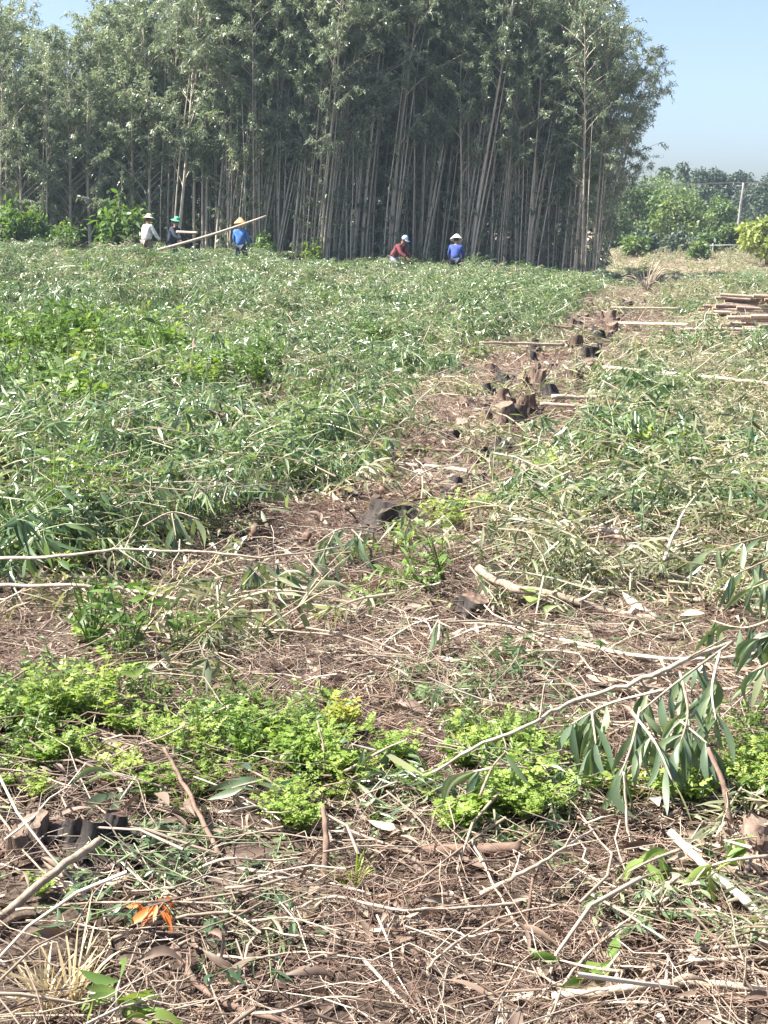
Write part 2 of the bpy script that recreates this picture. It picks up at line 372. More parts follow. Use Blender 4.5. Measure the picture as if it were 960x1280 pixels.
# ------------------------------------------------------------------ acacia stand
def tree_mesh(seed, H=12.5, c0=0.5, r0=0.085, lean=0.7, n_limb=26, n_leaf=3600, crown_r=1.7, low=0, extra=0):
    rg = np.random.default_rng(seed)
    m = 16; t = np.linspace(0, 1, m)
    ph = rg.uniform(0, 6.28)
    px = lean * t ** 1.4 + 0.12 * np.sin(t * 5 + ph) * t; py = 0.25 * rg.normal() * t + 0.12 * np.sin(t * 4 + ph * 2) * t
    path = np.stack([px, py, H * t - 0.1], -1)
    rad = r0 * (1 - t) ** 0.75 + 0.008; rad[0] *= 1.25
    tr = MB(); tubes(tr, path, rad, sides=8)
    lb = MB(); cr = MB()
    P = []; D = []
    # forks and limbs
    paths = []; rads = []
    for k in range(n_limb):
        f = c0 + (1 - c0) * (k + rg.random()) / n_limb * 0.97
        b = np.array([np.interp(f, t, path[:, i]) for i in range(3)])
        az = rg.uniform(0, 6.28); up = math.radians(rg.uniform(22, 52))
        rel = (f - c0) / (1 - c0)
        Lb = crown_r * (0.55 + 0.75 * math.sin(math.pi * min(1, rel * 0.8 + 0.2))) * rg.uniform(0.7, 1.25)
        d = np.array([math.cos(az) * math.sin(up), math.sin(az) * math.sin(up), math.cos(up)])
        q = np.linspace(0, 1, 6)
        pth = b + d * (Lb * q)[:, None] + np.array([math.cos(az), math.sin(az), -0.4]) * (0.25 * Lb * q ** 2)[:, None] + rg.normal(0, 0.03, (6, 3)) * q[:, None]
        paths.append(pth); rads.append((0.017 * Lb / crown_r) * (1 - q) + 0.005)
        # side twigs
        for s in range(5):
            g = rg.uniform(0.25, 1.0); bb = np.array([np.interp(g, q, pth[:, i]) for i in range(3)])
            dd = norm(d + rg.normal(0, 0.7, 3)); ll = rg.uniform(0.3, 0.75)
            pp = bb + dd * (ll * q)[:, None] + np.array([0, 0, -0.25]) * (ll * q ** 2)[:, None]
            paths.append(pp); rads.append(0.007 * (1 - q) + 0.003)
            nl = max(3, int(n_leaf / n_limb / 5))
            gg = rg.uniform(0.1, 1.05, nl)
            P.append(np.stack([np.interp(gg, q, pp[:, i]) for i in range(3)], -1) + rg.normal(0, 0.06, (nl, 3)))
            D.append(np.broadcast_to(dd, (nl, 3)) * 0.6 + rg.normal(0, 0.6, (nl, 3)) + np.array([0, 0, -0.45]))
    for k in range(low):      # dead snags and small leafy shoots on the bare bole
        f = rg.uniform(0.05, c0); b = np.array([np.interp(f, t, path[:, i]) for i in range(3)])
        az = rg.uniform(0, 6.28); d = np.array([math.cos(az), math.sin(az), rg.uniform(-0.1, 0.7)]); ll = rg.uniform(0.3, 0.9)
        q = np.linspace(0, 1, 6); pp = b + d * (ll * q)[:, None] + rg.normal(0, 0.03, (6, 3)) * q[:, None]
        paths.append(pp); rads.append(0.009 * (1 - q) + 0.003)
        if rg.random() < 0.7:
            nl = 26; gg = rg.uniform(0.3, 1, nl)
            P.append(np.stack([np.interp(gg, q, pp[:, i]) for i in range(3)], -1)); D.append(rg.normal(0, 0.6, (nl, 3)) + np.array([0, 0, -0.4]))
    tubes(lb, np.array(paths), np.array(rads), sides=4, cap=False)
    P = np.concatenate(P); D = np.concatenate(D); n = len(P)
    blades(cr, P, D, norm(rg.normal(0, 1, (n, 3)) + np.array([0, 0, 0.3])), rg.uniform(0.12, 0.22, n), rg.uniform(0.032, 0.055, n), droop=rg.uniform(0.05, 0.4, n), sickle=0.08, seg=3, tint=np.clip(rg.normal(0.45, 0.22, n), 0, 1))
    side = []
    for k in range(extra):
        a = rg.uniform(0, 6.28); d = rg.uniform(0.15, 0.45); hh = H * rg.uniform(0.6, 0.8); b = MB()
        sp = np.stack([math.cos(a) * d * (1 + 0.8 * t) + 0.7 * lean * t ** 1.4 + 0.08 * np.sin(t * 6 + a) * t, math.sin(a) * d * (1 + 0.8 * t), hh * t - 0.1], -1)
        tubes(b, sp, r0 * rg.uniform(0.45, 0.75) * (1 - t) ** 0.6 + 0.006, sides=6); side.append(b.mesh('side_stem', 'bark_pale'))
    return tr.mesh('trunk', 'bark_pale'), lb.mesh('limbs', 'bark_pale'), cr.mesh('crown', 'crown'), side
def tree_proto(args):
    return tree_mesh(**args)
PROTO = {
    'tall': [tree_proto(dict(seed=11 + k, H=13.0 + 0.5 * (k % 3), c0=0.36 + 0.05 * (k % 3), lean=0.5 + 0.35 * k, low=26, extra=2 + k % 2, r0=0.048 + 0.008 * (k % 3), n_leaf=4600)) for k in range(4)],
    'leafy': [tree_proto(dict(seed=31 + k, H=11.8 + 0.6 * k, c0=0.22, lean=0.4 + 0.4 * k, n_limb=34, extra=1, n_leaf=5600, crown_r=1.5, r0=0.055)) for k in range(3)],
    'edge': [tree_proto(dict(seed=51 + k, H=9.6 + 0.7 * k, c0=0.08, lean=0.2, n_limb=40, n_leaf=7000, crown_r=1.9, r0=0.08)) for k in range(2)],
}
def plant_tree(kind, k, loc, rz, s, label, group, tilt=(0, 0)):
    tr, lb, cr, side = PROTO[kind][k % len(PROTO[kind])]
    e = empty('acacia_tree', loc, rz, s); e.rotation_euler = (tilt[0], tilt[1], rz)
    t = obj('trunk', tr, e); obj('limb_spray', lb, t)['kind'] = 'stuff'
    obj('crown', cr, e)
    for sm in side: obj('side_stem', sm, e)
    tag(e, label, 'tree', group)
    return e
def stand():
    rg = np.random.default_rng(5)
    def front_y(x): return 56.5 + 0.6 * math.sin(x * 0.5) + max(0, -x - 8) * 0.25
    LAB = {'tall': ('slender acacia pole tree with long bare trunk inside the dense stand', 'bare-trunked trees of the acacia stand'),
           'leafy': ('acacia tree leafy far down its trunk in the dense stand', 'leafy trees of the acacia stand'),
           'edge': ('bushy low-branched acacia at the lower sunlit end of the stand', 'bushy trees at the end of the stand'),
           'back': ('dim bushy acacia deep in the stand behind the bare trunks', 'dim trees deep in the stand')}
    for row in range(9):
        step = 1.0 if row < 4 else 1.2 if row < 6 else 1.9
        for x in np.arange(-24, EDGE_X + 0.1, step):
            xx = x + rg.normal(0, 0.22) + (row % 2) * 0.5; yy = front_y(x) + row * 1.6 + rg.normal(0, 0.3) + (1.5 if row > 5 else 0)
            if xx > EDGE_X + 0.3 or abs(xx) > 0.285 * yy + 1.5: continue
            if row > 5: kind = 'back'
            elif xx < -8.8 - rg.random() and row < 4: kind = 'edge' if rg.random() < 0.65 else 'leafy'
            elif xx < -2.5 - 2.5 * rg.random(): kind = 'leafy' if rg.random() < 0.65 else 'tall'
            else: kind = 'leafy' if rg.random() < 0.12 else 'tall'
            lab, grp = LAB[kind]; low_gap = 0.80 if -16.6 < xx < -13.0 else 1
            plant_tree('edge' if kind == 'back' else kind, int(rg.integers(0, 9)), (xx, yy, float(gz(xx, yy)) - 0.03), rg.normal(0, 0.5), rg.uniform(0.88, 1.08) * low_gap * (0.86 if xx < -8.5 and kind != 'edge' else 0.76 if xx > 6.9 and row < 2 else 0.9 if xx > 6.9 else 1) * (1 if kind != 'back' else 1.25 if xx > -7 else 0.92), lab, grp)
    # extra thin stems from the same stools along the front
    for k in range(80):
        x = rg.uniform(-7, EDGE_X) if k < 62 else rg.uniform(5.5, EDGE_X); y = front_y(x) - (rg.uniform(-0.6, 0.9) if k < 62 else rg.uniform(-7, 0.5))
        plant_tree('tall', k, (x, y, float(gz(x, y)) - 0.03), rg.normal(0, 0.6), rg.uniform(0.66, 0.9) * (0.85 if x > 6.9 else 1), 'slender acacia pole tree with long bare trunk inside the dense stand', 'bare-trunked trees of the acacia stand', tilt=(rg.normal(0, 0.02), rg.normal(0.02, 0.035)))
    # single trees that stand out
    plant_tree('leafy', 1, ground_pt(226, 55.8), 0.1, 1.05, 'tall pale trunk rising alone behind the two people with the pole', None, tilt=(0, 0.07))
    plant_tree('tall', 3, ground_pt(293, 56.0), 0.2, 1.0, 'pale slanting trunk just behind the person in the blue jacket', None, tilt=(0, 0.05))
    plant_tree('tall', 2, ground_pt(586, 56.2), -0.1, 1.0, 'slanting pale trunk beside the stooping person in the white hat', None, tilt=(0, 0.07))
    plant_tree('tall', 3, ground_pt(660, 56.4), 0.0, 1.02, 'thick pale front trunk between the white-hatted person and the stand corner', None, tilt=(0, 0.03))
    plant_tree('leafy', 2, ground_pt(736, 55.8), 0.0, 0.68, 'outermost corner tree of the stand, leaning out over the open ground', None, tilt=(0, 0.13))
    plant_tree('leafy', 1, ground_pt(742, 58.5), 0.2, 0.62, 'short corner tree leaning out beside the shaded ground', None, tilt=(0, 0.15))
    plant_tree('tall', 3, ground_pt(728, 57.0), 0.1, 0.74, 'bare leaning trunk just inside the outermost corner tree', None, tilt=(0, 0.10))
    plant_tree('tall', 2, ground_pt(744, 61.0), 0.1, 0.70, 'thin leaning trunk at the back of the stand corner', None, tilt=(0, 0.10))
stand()

def shrub_proto(seed, r, h, n, mat, ll=(0.14, 0.24), lw=(0.04, 0.07), stems=9):
    rg = np.random.default_rng(seed)
    st = MB(); fo = MB(); q = np.linspace(0, 1, 6)
    paths = []; P = []; D = []
    for k in range(stems):
        az = rg.uniform(0, 6.28); sp = rg.uniform(0.1, 1) * r
        top = np.array([math.cos(az) * sp, math.sin(az) * sp, h * rg.uniform(0.65, 1.05) * (1 - 0.35 * sp / r)])
        pp = top * np.stack([q ** 1.3, q ** 1.3, q], -1) + rg.normal(0, 0.02, (6, 3)) * q[:, None]
        paths.append(pp)
        m = n // stems; g = rg.uniform(0.2, 1.05, m)
        P.append(np.stack([np.interp(g, q, pp[:, i]) for i in range(3)], -1) + rg.normal(0, r * 0.14, (m, 3)))
        D.append(rg.normal(0, 0.8, (m, 3)) + norm(top) * 0.5)
    tubes(st, np.array(paths), np.array([0.012 * (1 - q) + 0.004] * stems), sides=4)
    P = np.concatenate(P); D = np.concatenate(D); k = len(P); P[:, 2] = np.maximum(P[:, 2], 0.03)
    blades(fo, P, D, norm(rg.normal(0, 0.6, (k, 3)) + np.array([0, 0, 0.8])), rg.uniform(*ll, k), rg.uniform(*lw, k), droop=rg.uniform(0.1, 0.6, k), fold=0.0, seg=4, tint=np.clip(rg.normal(0.5, 0.22, k), 0, 1))
    return st.mesh('stem', 'branch'), fo.mesh('foliage', mat)
SHRUB = [shrub_proto(70 + k, 0.75, 1.5, 620, 'herb', (0.16, 0.28), (0.05, 0.09)) for k in range(3)]
def shrub(name, k, loc, s, label, group=None, rz=None):
    e = empty(name, loc, rz if rz is not None else random.uniform(0, 6.28), s)
    a, b = SHRUB[k % 3]; obj('stem', a, e)['kind'] = 'stuff'; f = obj('foliage', b, e); f['kind'] = 'stuff'
    tag(e, label, 'shrub', group)
for (u, D, s, lab) in [(20, 54, 1.5, 'broad-leaved shrub lowest at the open end of the tree edge'), (60, 54.5, 1.25, 'rounded shrub at the foot of the bushy acacias'), (95, 54, 1.0, 'small shrub under the bushy acacias'),
                       (148, 54.5, 1.8, 'tall sunlit shrub behind the person in white'), (330, 54.8, 0.9, 'low shrub by the tip of the slanting pole'), (395, 54.6, 0.8, 'small shrub at the tree feet between the blue and maroon workers')]:
    shrub('shrub', int(u), ground_pt(u, D), s, lab)

# ------------------------------------------------------------------ far tree line, power pole, fence, dry clearing
def far_tree_mesh(seed, r, h, mat, n=2600, conical=False, ls=0.34):
    rg = np.random.default_rng(seed)
    tr = MB(); t = np.linspace(0, 1, 7)
    tubes(tr, np.stack([0.2 * np.sin(t * 3 + seed), 0.1 * t, h * 0.85 * t], -1), 0.13 * (1 - t) + 0.03, sides=6)
    q = np.linspace(0, 1, 5); paths = []
    cl = []
    for k in range(26):
        if conical:
            z = h * rg.uniform(0.15, 1.0); rr = r * (1.08 - z / h) * rg.uniform(0.5, 1); sz = 0.16 * r * 2
        else:
            z = h * (0.22 + 0.75 * rg.random()); e = math.sqrt(max(0.05, 1 - ((z / h - 0.5) / 0.55) ** 2)); rr = r * e * rg.uniform(0.35, 1.0); sz = 0.30 * r * rg.uniform(0.7, 1.2)
        az = rg.uniform(0, 6.28); c = np.array([math.cos(az) * rr, math.sin(az) * rr, z]); cl.append((c, sz))
        b = np.array([0, 0, min(z * 0.7, h * 0.7)]); paths.append(b + (c - b) * q[:, None])
    tubes(tr, np.array(paths), np.array([0.05 * (1 - q) + 0.01] * len(paths)), sides=4, cap=False)
    cr = MB(); m = n // len(cl)
    for c, sz in cl:
        d = norm(rg.normal(0, 1, (m, 3))); rad = sz * rg.random(m) ** 0.45
        P = c + d * rad[:, None] * np.array([1.15, 1.15, 0.8]); P[:, 2] = np.maximum(P[:, 2], 0.1)
        blades(cr, P, d + rg.normal(0, 0.6, (m, 3)), norm(d + rg.normal(0, 0.5, (m, 3)) + np.array([0, 0, 0.4])), rg.uniform(0.6, 1.2, m) * ls, rg.uniform(0.35, 0.6, m) * ls, droop=0.2, seg=2, tint=np.clip(rg.normal(0.5, 0.2) + rg.normal(0, 0.15, m), 0, 1))
    return tr.mesh('trunk', 'branch_dark'), cr.mesh('crown', mat)
def far_tree(name, seed, u, D, wpx, toppx, mat, label, conical=False, n=2600, cat='tree', group=None):
    b = ground_pt(u, D); b.z -= 0.05
    r = wpx / 2 / FPX * D; h = CAM_H + (HORIZON - toppx) / FPX * D
    tr, cr = far_tree_mesh(seed, r, h, mat, n, conical)
    e = empty(name, b); obj('trunk', tr, e); obj('crown', cr, e); tag(e, label, cat, group)
FT = [  # u, D, width px, top px, material, label, conical
    (788, 112, 80, 232, 'far_leaf', 'pale green bushy tree nearest the stand in the far tree line', False),
    (838, 108, 66, 246, 'far_leaf', 'large rounded pale green tree below the spire-topped trees', False),
    (768, 104, 40, 268, 'far_leaf', 'low rounded bush close behind the corner of the stand', False),
    (818, 132, 90, 224, 'far_leaf', 'broad mid-green tree behind the rounded pale trees', False),
    (843, 150, 34, 207, 'far_dark', 'narrow dark spire tree, tallest of the far tree line', True),
    (822, 152, 32, 215, 'far_dark', 'thin dark spire tree beside the tallest far spire', True),
    (872, 138, 44, 214, 'far_dark', 'dark bluish columnar tree between pale tree and power pole', False),
    (876, 126, 34, 236, 'far_dark', 'dark lower tree filling the gap before the power pole', False),
    (902, 140, 52, 220, 'far_dark', 'dark pointed tree just before the power pole', False),
    (893, 112, 36, 248, 'far_leaf', 'grey-green feathery tree in front of the dark pointed trees', False),
    (930, 136, 60, 232, 'far_dark', 'dark rounded tree right behind the power pole', False),
    (958, 126, 40, 222, 'far_dark', 'dark leafy tree high at the far edge beyond the pole', False),
    (955, 84, 56, 256, 'far_yellow', 'bright yellow-green bush in front of the dark leafy tree', False),
    (1010, 120, 90, 225, 'far_dark', 'dark tree beyond the yellow-green bush', False),
    (905, 98, 30, 282, 'far_leaf', 'small grey-green bush at the foot of the power pole', False),
    (752, 128, 40, 240, 'far_leaf', 'half-hidden pale tree behind the stand corner', False),
    (715, 140, 70, 225, 'far_dark', 'dark tree glimpsed through the corner trunks', False),
    (1075, 118, 90, 235, 'far_leaf', 'pale green tree past the dark trees by the road', False),
]
for k, (u, D, w, tp, mt, lab, con) in enumerate(FT):
    far_tree('far_tree', 200 + k, u, D, w * 1.22, tp, mt, lab, con, n=5200 if w > 50 else 3400, group='trees of the far tree line')
for k, (u, D, w, tp, lab) in enumerate([(790, 92, 34, 292, 'small green bush at the stand end of the bright clearing'), (865, 90, 26, 298, 'small green bush in the middle of the bright clearing'), (800, 94, 26, 288, 'dark green low bush behind the small one near the stand'),
                                         (878, 95, 30, 290, 'low green shrub before the grey-green feathery tree'), (842, 97, 50, 286, 'dark low bush under the large rounded tree')]):
    far_tree('far_bush', 300 + k, u, D, w, tp, 'far_leaf' if k in (0, 1, 3) else 'far_dark', lab, n=900, cat='bush', group='bushes along the clearing')

def power_pole():
    D = 100.0; b = ground_pt(911, D); top = CAM_H + (HORIZON - 231) / FPX * D
    e = empty('power_pole', b)
    t = np.linspace(0, 1, 5)
    mb = MB(); tubes(mb, np.stack([0.35 * t, 0 * t, top * t], -1), 0.12 - 0.04 * t, sides=8); obj('post', mb.mesh('post', 'concrete'), e)
    mb = MB(); tubes(mb, [[-0.45, 0, top - 0.25], [1.15, 0, top - 0.25]], [0.05, 0.05], sides=4); obj('crossarm', mb.mesh('crossarm', 'metal'), e)
    for s in (-0.35, 0.35, 1.05):
        mb = MB(); lathe(mb, [(0.0, 0), (0.06, 0), (0.07, 0.06), (0.04, 0.1), (0.06, 0.16), (0.0, 0.2)], 8, (s, 0, top - 0.2)); obj('insulator', mb.mesh('insulator', 'concrete'), e)
    tag(e, 'thin grey utility pole standing before the far tree line', 'pole')
    for k, s in enumerate((-0.35, 1.05)):
        q = np.linspace(-1, 1, 15); mb = MB()
        pts = np.stack([b.x + s + q * 40, b.y + 8 * q + 0 * q, b.z + top + 0.02 - 0.9 * (1 - (1 - np.abs(q)) ** 2) * (1 - 0.55 * np.abs(q)) ], -1)
        tubes(mb, pts, np.full(15, 0.014), sides=4, cap=False)
        tag(obj('overhead_wire', mb.mesh('overhead_wire', 'metal')), ['overhead wire strung on the stand side of the utility pole', 'overhead wire strung on the outer side of the utility pole'][k], 'wire')
power_pole()
def roadside_rail():
    D = 93.0; b = ground_pt(900, D); e = empty('rail', b)
    for x in (-0.9, 1.3):
        mb = MB(); tubes(mb, [[x, 0, -0.1], [x, 0, 0.5], [x, 0, 0.9]], [0.05, 0.05, 0.05], sides=6); obj('post', mb.mesh('post', 'white_paint'), e)
    mb = MB(); tubes(mb, [[-1.1, 0, 0.78], [0.2, 0, 0.80], [1.4, 0, 0.78]], [0.04, 0.04, 0.04], sides=6); obj('crossbar', mb.mesh('crossbar', 'white_paint'), e)
    tag(e, 'low pale rail on two short posts below the utility pole', 'rail')
roadside_rail()

# ------------------------------------------------------------------ prototypes for the felled brush
def rot_m(rx, ry, rz):
    return np.array(Matrix.Rotation(rz, 3, 'Z') @ Matrix.Rotation(ry, 3, 'Y') @ Matrix.Rotation(rx, 3, 'X'))
def merge(mb, other, R, T, s=1.0, dt=0.0):
    for v, t in zip(other.v, other.t): pass
    V = np.concatenate(other.v) * s; Tt = np.clip(np.concatenate(other.t) + dt, 0, 1)
    off = mb.n
    mb.v.append(V @ R.T + T); mb.t.append(Tt)
    for f in other.f: mb.f.append(f + off)
    mb.n += len(V)
def sprig(seed, Ls=0.62, n=30, ll=(0.06, 0.145), lw=(0.013, 0.026), seg=3, fold=0.25, side=3, hang=0.5, mean=0.42):
    rg = np.random.default_rng(seed); q = np.linspace(0, 1, 6)
    main = np.stack([Ls * (q - 0.3), 0.10 * np.sin(q * 3 + seed) * Ls, 0.12 * np.sin(q * 2.2 + seed) * Ls - 0.1 * q * q], -1)
    P = []; D = []; paths = [main]; rad = [0.005 * (1 - q) + 0.0018]
    for s in range(side):
        g = rg.uniform(0.1, 0.8); b = np.array([np.interp(g, q, main[:, i]) for i in range(3)])
        d = norm(np.array([0.7, rg.choice([-1, 1]) * rg.uniform(0.4, 1.1), rg.uniform(-0.3, 0.5)])); l = Ls * rg.uniform(0.3, 0.6)
        paths.append(b + d * (l * q)[:, None] + np.array([0, 0, -0.15]) * (l * q * q)[:, None]); rad.append(0.0028 * (1 - q) + 0.0012)
    for k in range(n):
        pp = paths[rg.integers(0, len(paths))]; g = rg.uniform(0.1, 1)
        P.append([np.interp(g, q, pp[:, i]) for i in range(3)])
        d = norm(pp[-1] - pp[0]); D.append(d * 0.45 + rg.normal(0, 0.55, 3) + np.array([0, 0, -hang]))
    mb2 = MB()
    tubes(mb2, np.array(paths), np.array(rad), sides=3, cap=False, tint=2.0)
    blades(mb2, np.array(P), np.array(D), norm(rg.normal(0, 0.8, (n, 3)) + np.array([0, 0, 0.5])), rg.uniform(*ll, n), rg.uniform(*lw, n), droop=rg.uniform(0.05, 0.6, n), sickle=rg.normal(0, 0.11, n), fold=fold, seg=seg, tint=np.clip(rg.normal(mean, 0.21, n), 0, 0.85), twist=rg.normal(0, 0.6, n))
    return mb2
def chunk(seed, makers, n, sigma, h, mat, tilt=0.35, smin=0.7, smax=1.15, dts=0.17, roll=0.9):
    """a heap of n small pieces, densest at its middle"""
    rg = np.random.default_rng(seed); mb = MB()
    for k in range(n):
        rr = sigma * math.sqrt(rg.random()) * 1.6; az = rg.uniform(0, 6.28)
        top = h * max(0.15, 1 - (rr / (1.7 * sigma)) ** 2)
        T = np.array([rr * math.cos(az), rr * math.sin(az), top * rg.random() ** 0.8])
        merge(mb, makers[rg.integers(0, len(makers))], rot_m(rg.normal(0, roll), rg.normal(0, tilt), rg.uniform(0, 6.28)), T, rg.uniform(smin, smax), rg.normal(0, dts))
    return mb.mesh('heap', mat)
def brush_mat(name, stops, rough, trans, spec=0.5, tcol=(1.1, 1.2, 0.6)):
    """leaf colour by tint; woody stems carry tint above 0.9"""
    return leaf_mat(name, stops, rough=rough, trans=trans, spec=spec, tcol=tcol, inst=0.22)
M['brush_green'] = brush_mat('brush_green', [(0.0, (0.03, 0.06, 0.032)), (0.28, (0.085, 0.15, 0.065)), (0.6, (0.20, 0.285, 0.125)), (0.86, (0.37, 0.42, 0.25)), (0.95, (0.40, 0.33, 0.24))], 0.28, 0.34, 1.0)
M['brush_dry'] = brush_mat('brush_dry', [(0.0, (0.07, 0.09, 0.055)), (0.35, (0.18, 0.205, 0.115)), (0.6, (0.33, 0.335, 0.20)), (0.86, (0.52, 0.47, 0.36)), (0.95, (0.46, 0.37, 0.26))], 0.42, 0.35, 0.6)
M['twig_mix'] = leaf_mat('twig_mix', [(0.0, (0.08, 0.05, 0.038)), (0.35, (0.19, 0.14, 0.105)), (0.7, (0.36, 0.30, 0.235)), (1.0, (0.58, 0.52, 0.43))], rough=0.7, trans=0.0, spec=0.25, inst=0.05)
M['twig_red'] = leaf_mat('twig_red', [(0.0, (0.06, 0.035, 0.027)), (0.5, (0.19, 0.125, 0.095)), (1.0, (0.44, 0.35, 0.28))], rough=0.75, trans=0.0, spec=0.2, inst=0.05)
_gs = [sprig(400 + k, n=40, hang=0.6 + 0.35 * (k % 3)) for k in range(10)]
GREEN = [chunk(1400 + k, _gs, 24, 0.32, 0.34, 'brush_green', roll=0.3, tilt=0.28) for k in range(9)]
_ds = [sprig(430 + k, n=30, lw=(0.011, 0.023), hang=0.5, mean=0.40) for k in range(10)]
DRY = [chunk(1430 + k, _ds, 20, 0.34, 0.15, 'brush_dry', tilt=0.25, roll=0.4) for k in range(9)]
def herb(seed, n=40, h=0.35):
    rg = np.random.default_rng(seed); mb = MB(); q = np.linspace(0, 1, 5); P = []; D = []; paths = []
    for s in range(6):
        az = rg.uniform(0, 6.28); sp = rg.uniform(0.05, 0.16)
        pp = np.stack([math.cos(az) * sp * q ** 1.4, math.sin(az) * sp * q ** 1.4, h * rg.uniform(0.6, 1.1) * q], -1); paths.append(pp)
        for k in range(n // 6):
            g = rg.uniform(0.2, 1); P.append([np.interp(g, q, pp[:, i]) for i in range(3)])
            a2 = rg.uniform(0, 6.28); D.append([math.cos(a2), math.sin(a2), rg.uniform(0, 0.8)])
    tubes(mb, np.array(paths), np.array([0.003 * (1 - q) + 0.0015] * 6), sides=3, cap=False, tint=0.8)
    n = len(P)
    blades(mb, P, D, norm(rg.normal(0, 0.4, (n, 3)) + np.array([0, 0, 1])), rg.uniform(0.04, 0.10, n), rg.uniform(0.012, 0.028, n), droop=rg.uniform(0.1, 0.5, n), fold=0.2, seg=3, tint=np.clip(rg.normal(0.5, 0.25, n), 0, 1))
    return mb
_hs = [herb(460 + k) for k in range(5)]
HERBS = [chunk(1460 + k, _hs, 7, 0.22, 0.04, 'herb', tilt=0.15, roll=0.15, smin=0.6, smax=1.2) for k in range(5)]
def twig_mb(seed, L, r, fork=True):
    rg = np.random.default_rng(seed); mb = MB(); q = np.linspace(0, 1, 6)
    cum = np.cumsum(rg.normal(0, 0.07, (6, 2)), 0)
    p = np.stack([L * (q - 0.5), L * cum[:, 0], L * 0.5 * (cum[:, 1] - cum[:, 1].mean())], -1); paths = [p]; rad = [r * (1 - 0.7 * q)]
    if fork:
        for s in range(2):
            g = rg.uniform(0.2, 0.8); b = np.array([np.interp(g, q, p[:, i]) for i in range(3)]); l = L * rg.uniform(0.25, 0.5)
            d = norm(np.array([0.8, rg.choice([-1, 1]) * rg.uniform(0.4, 1), rg.normal(0, 0.3)]))
            paths.append(b + d * (l * q)[:, None] + rg.normal(0, 0.02 * L, (6, 3)) * q[:, None]); rad.append(r * 0.6 * (1 - 0.7 * q))
    tubes(mb, np.array(paths), np.array(rad), sides=4, cap=False)
    return mb
_ts = [twig_mb(500 + k, 0.30 + 0.07 * (k % 5), 0.0015 + 0.0007 * (k % 4), k % 2 == 0) for k in range(14)]
TWIGS = [chunk(1500 + k, _ts, 26, 0.30, 0.05, 'twig_mix', tilt=0.14, roll=0.3, smin=0.5, smax=1.4, dts=0.27) for k in range(8)]
_rs = [twig_mb(520 + k, 0.14 + 0.03 * (k % 4), 0.0012 + 0.0004 * (k % 3), k % 3 != 0) for k in range(14)]
RTWIGS = [chunk(1520 + k, _rs, 80, 0.22, 0.035, 'twig_red', tilt=0.22, roll=0.5, smin=0.4, smax=1.2, dts=0.25) for k in range(8)]
def litter_leaf(seed):
    rg = np.random.default_rng(seed); mb = MB()
    blades(mb, [[-0.05, 0, 0.012]], [[1, 0, 0.15]], [[0, 0, 1]], 0.10, rg.uniform(0.012, 0.026), droop=rg.uniform(0.0, 0.35), sickle=rg.normal(0, 0.2), fold=rg.uniform(0.2, 0.9), seg=6, tint=0.5, twist=rg.normal(0, 1.3))
    return mb
_ls = [litter_leaf(540 + k) for k in range(12)]
M['dead_leaf'].node_tree.nodes  # per-leaf tint comes from the heap
LITTER = [chunk(1540 + k, _ls, 30, 0.26, 0.03, 'dead_leaf', tilt=0.3, roll=0.6, smin=0.4, smax=1.25, dts=0.33) for k in range(6)]

def clod_heap(seed):
    rg = np.random.default_rng(seed); mb = MB()
    for k in range(16):
        rr = 0.32 * math.sqrt(rg.random()); az = rg.uniform(0, 6.28); sz = 0.006 + 0.022 * rg.random() ** 2
        R = rot_m(*rg.uniform(0, 6.28, 3)); one = MB(); ellipsoid(one, (0, 0, 0), (1, rg.uniform(0.5, 0.9), rg.uniform(0.25, 0.7)), 9, 6)
        one.v[0] = one.v[0] * (1 + rg.normal(0, 0.13, (len(one.v[0]), 1)))
        merge(mb, one, R, np.array([rr * math.cos(az), rr * math.sin(az), sz * 0.4]), sz, rg.uniform(-0.5, 0.1))
    for k in range(14):       # splinters and bark strips
        rr = 0.34 * math.sqrt(rg.random()); az = rg.uniform(0, 6.28); one = MB()
        blades(one, [[0, 0, 0]], [[1, 0, rg.uniform(-0.1, 0.7)]], [[0, 0.3, 1]], rg.uniform(0.05, 0.16), rg.uniform(0.005, 0.016), droop=0.1, fold=0.6, seg=3, tint=0.4)
        merge(mb, one, rot_m(0, 0, rg.uniform(0, 6.28)), np.array([rr * math.cos(az), rr * math.sin(az), 0.01]), 1.0, rg.uniform(-0.4, 0.35))
    return mb.mesh('clods', 'twig_red')
CLODS = [clod_heap(560 + k) for k in range(6)]

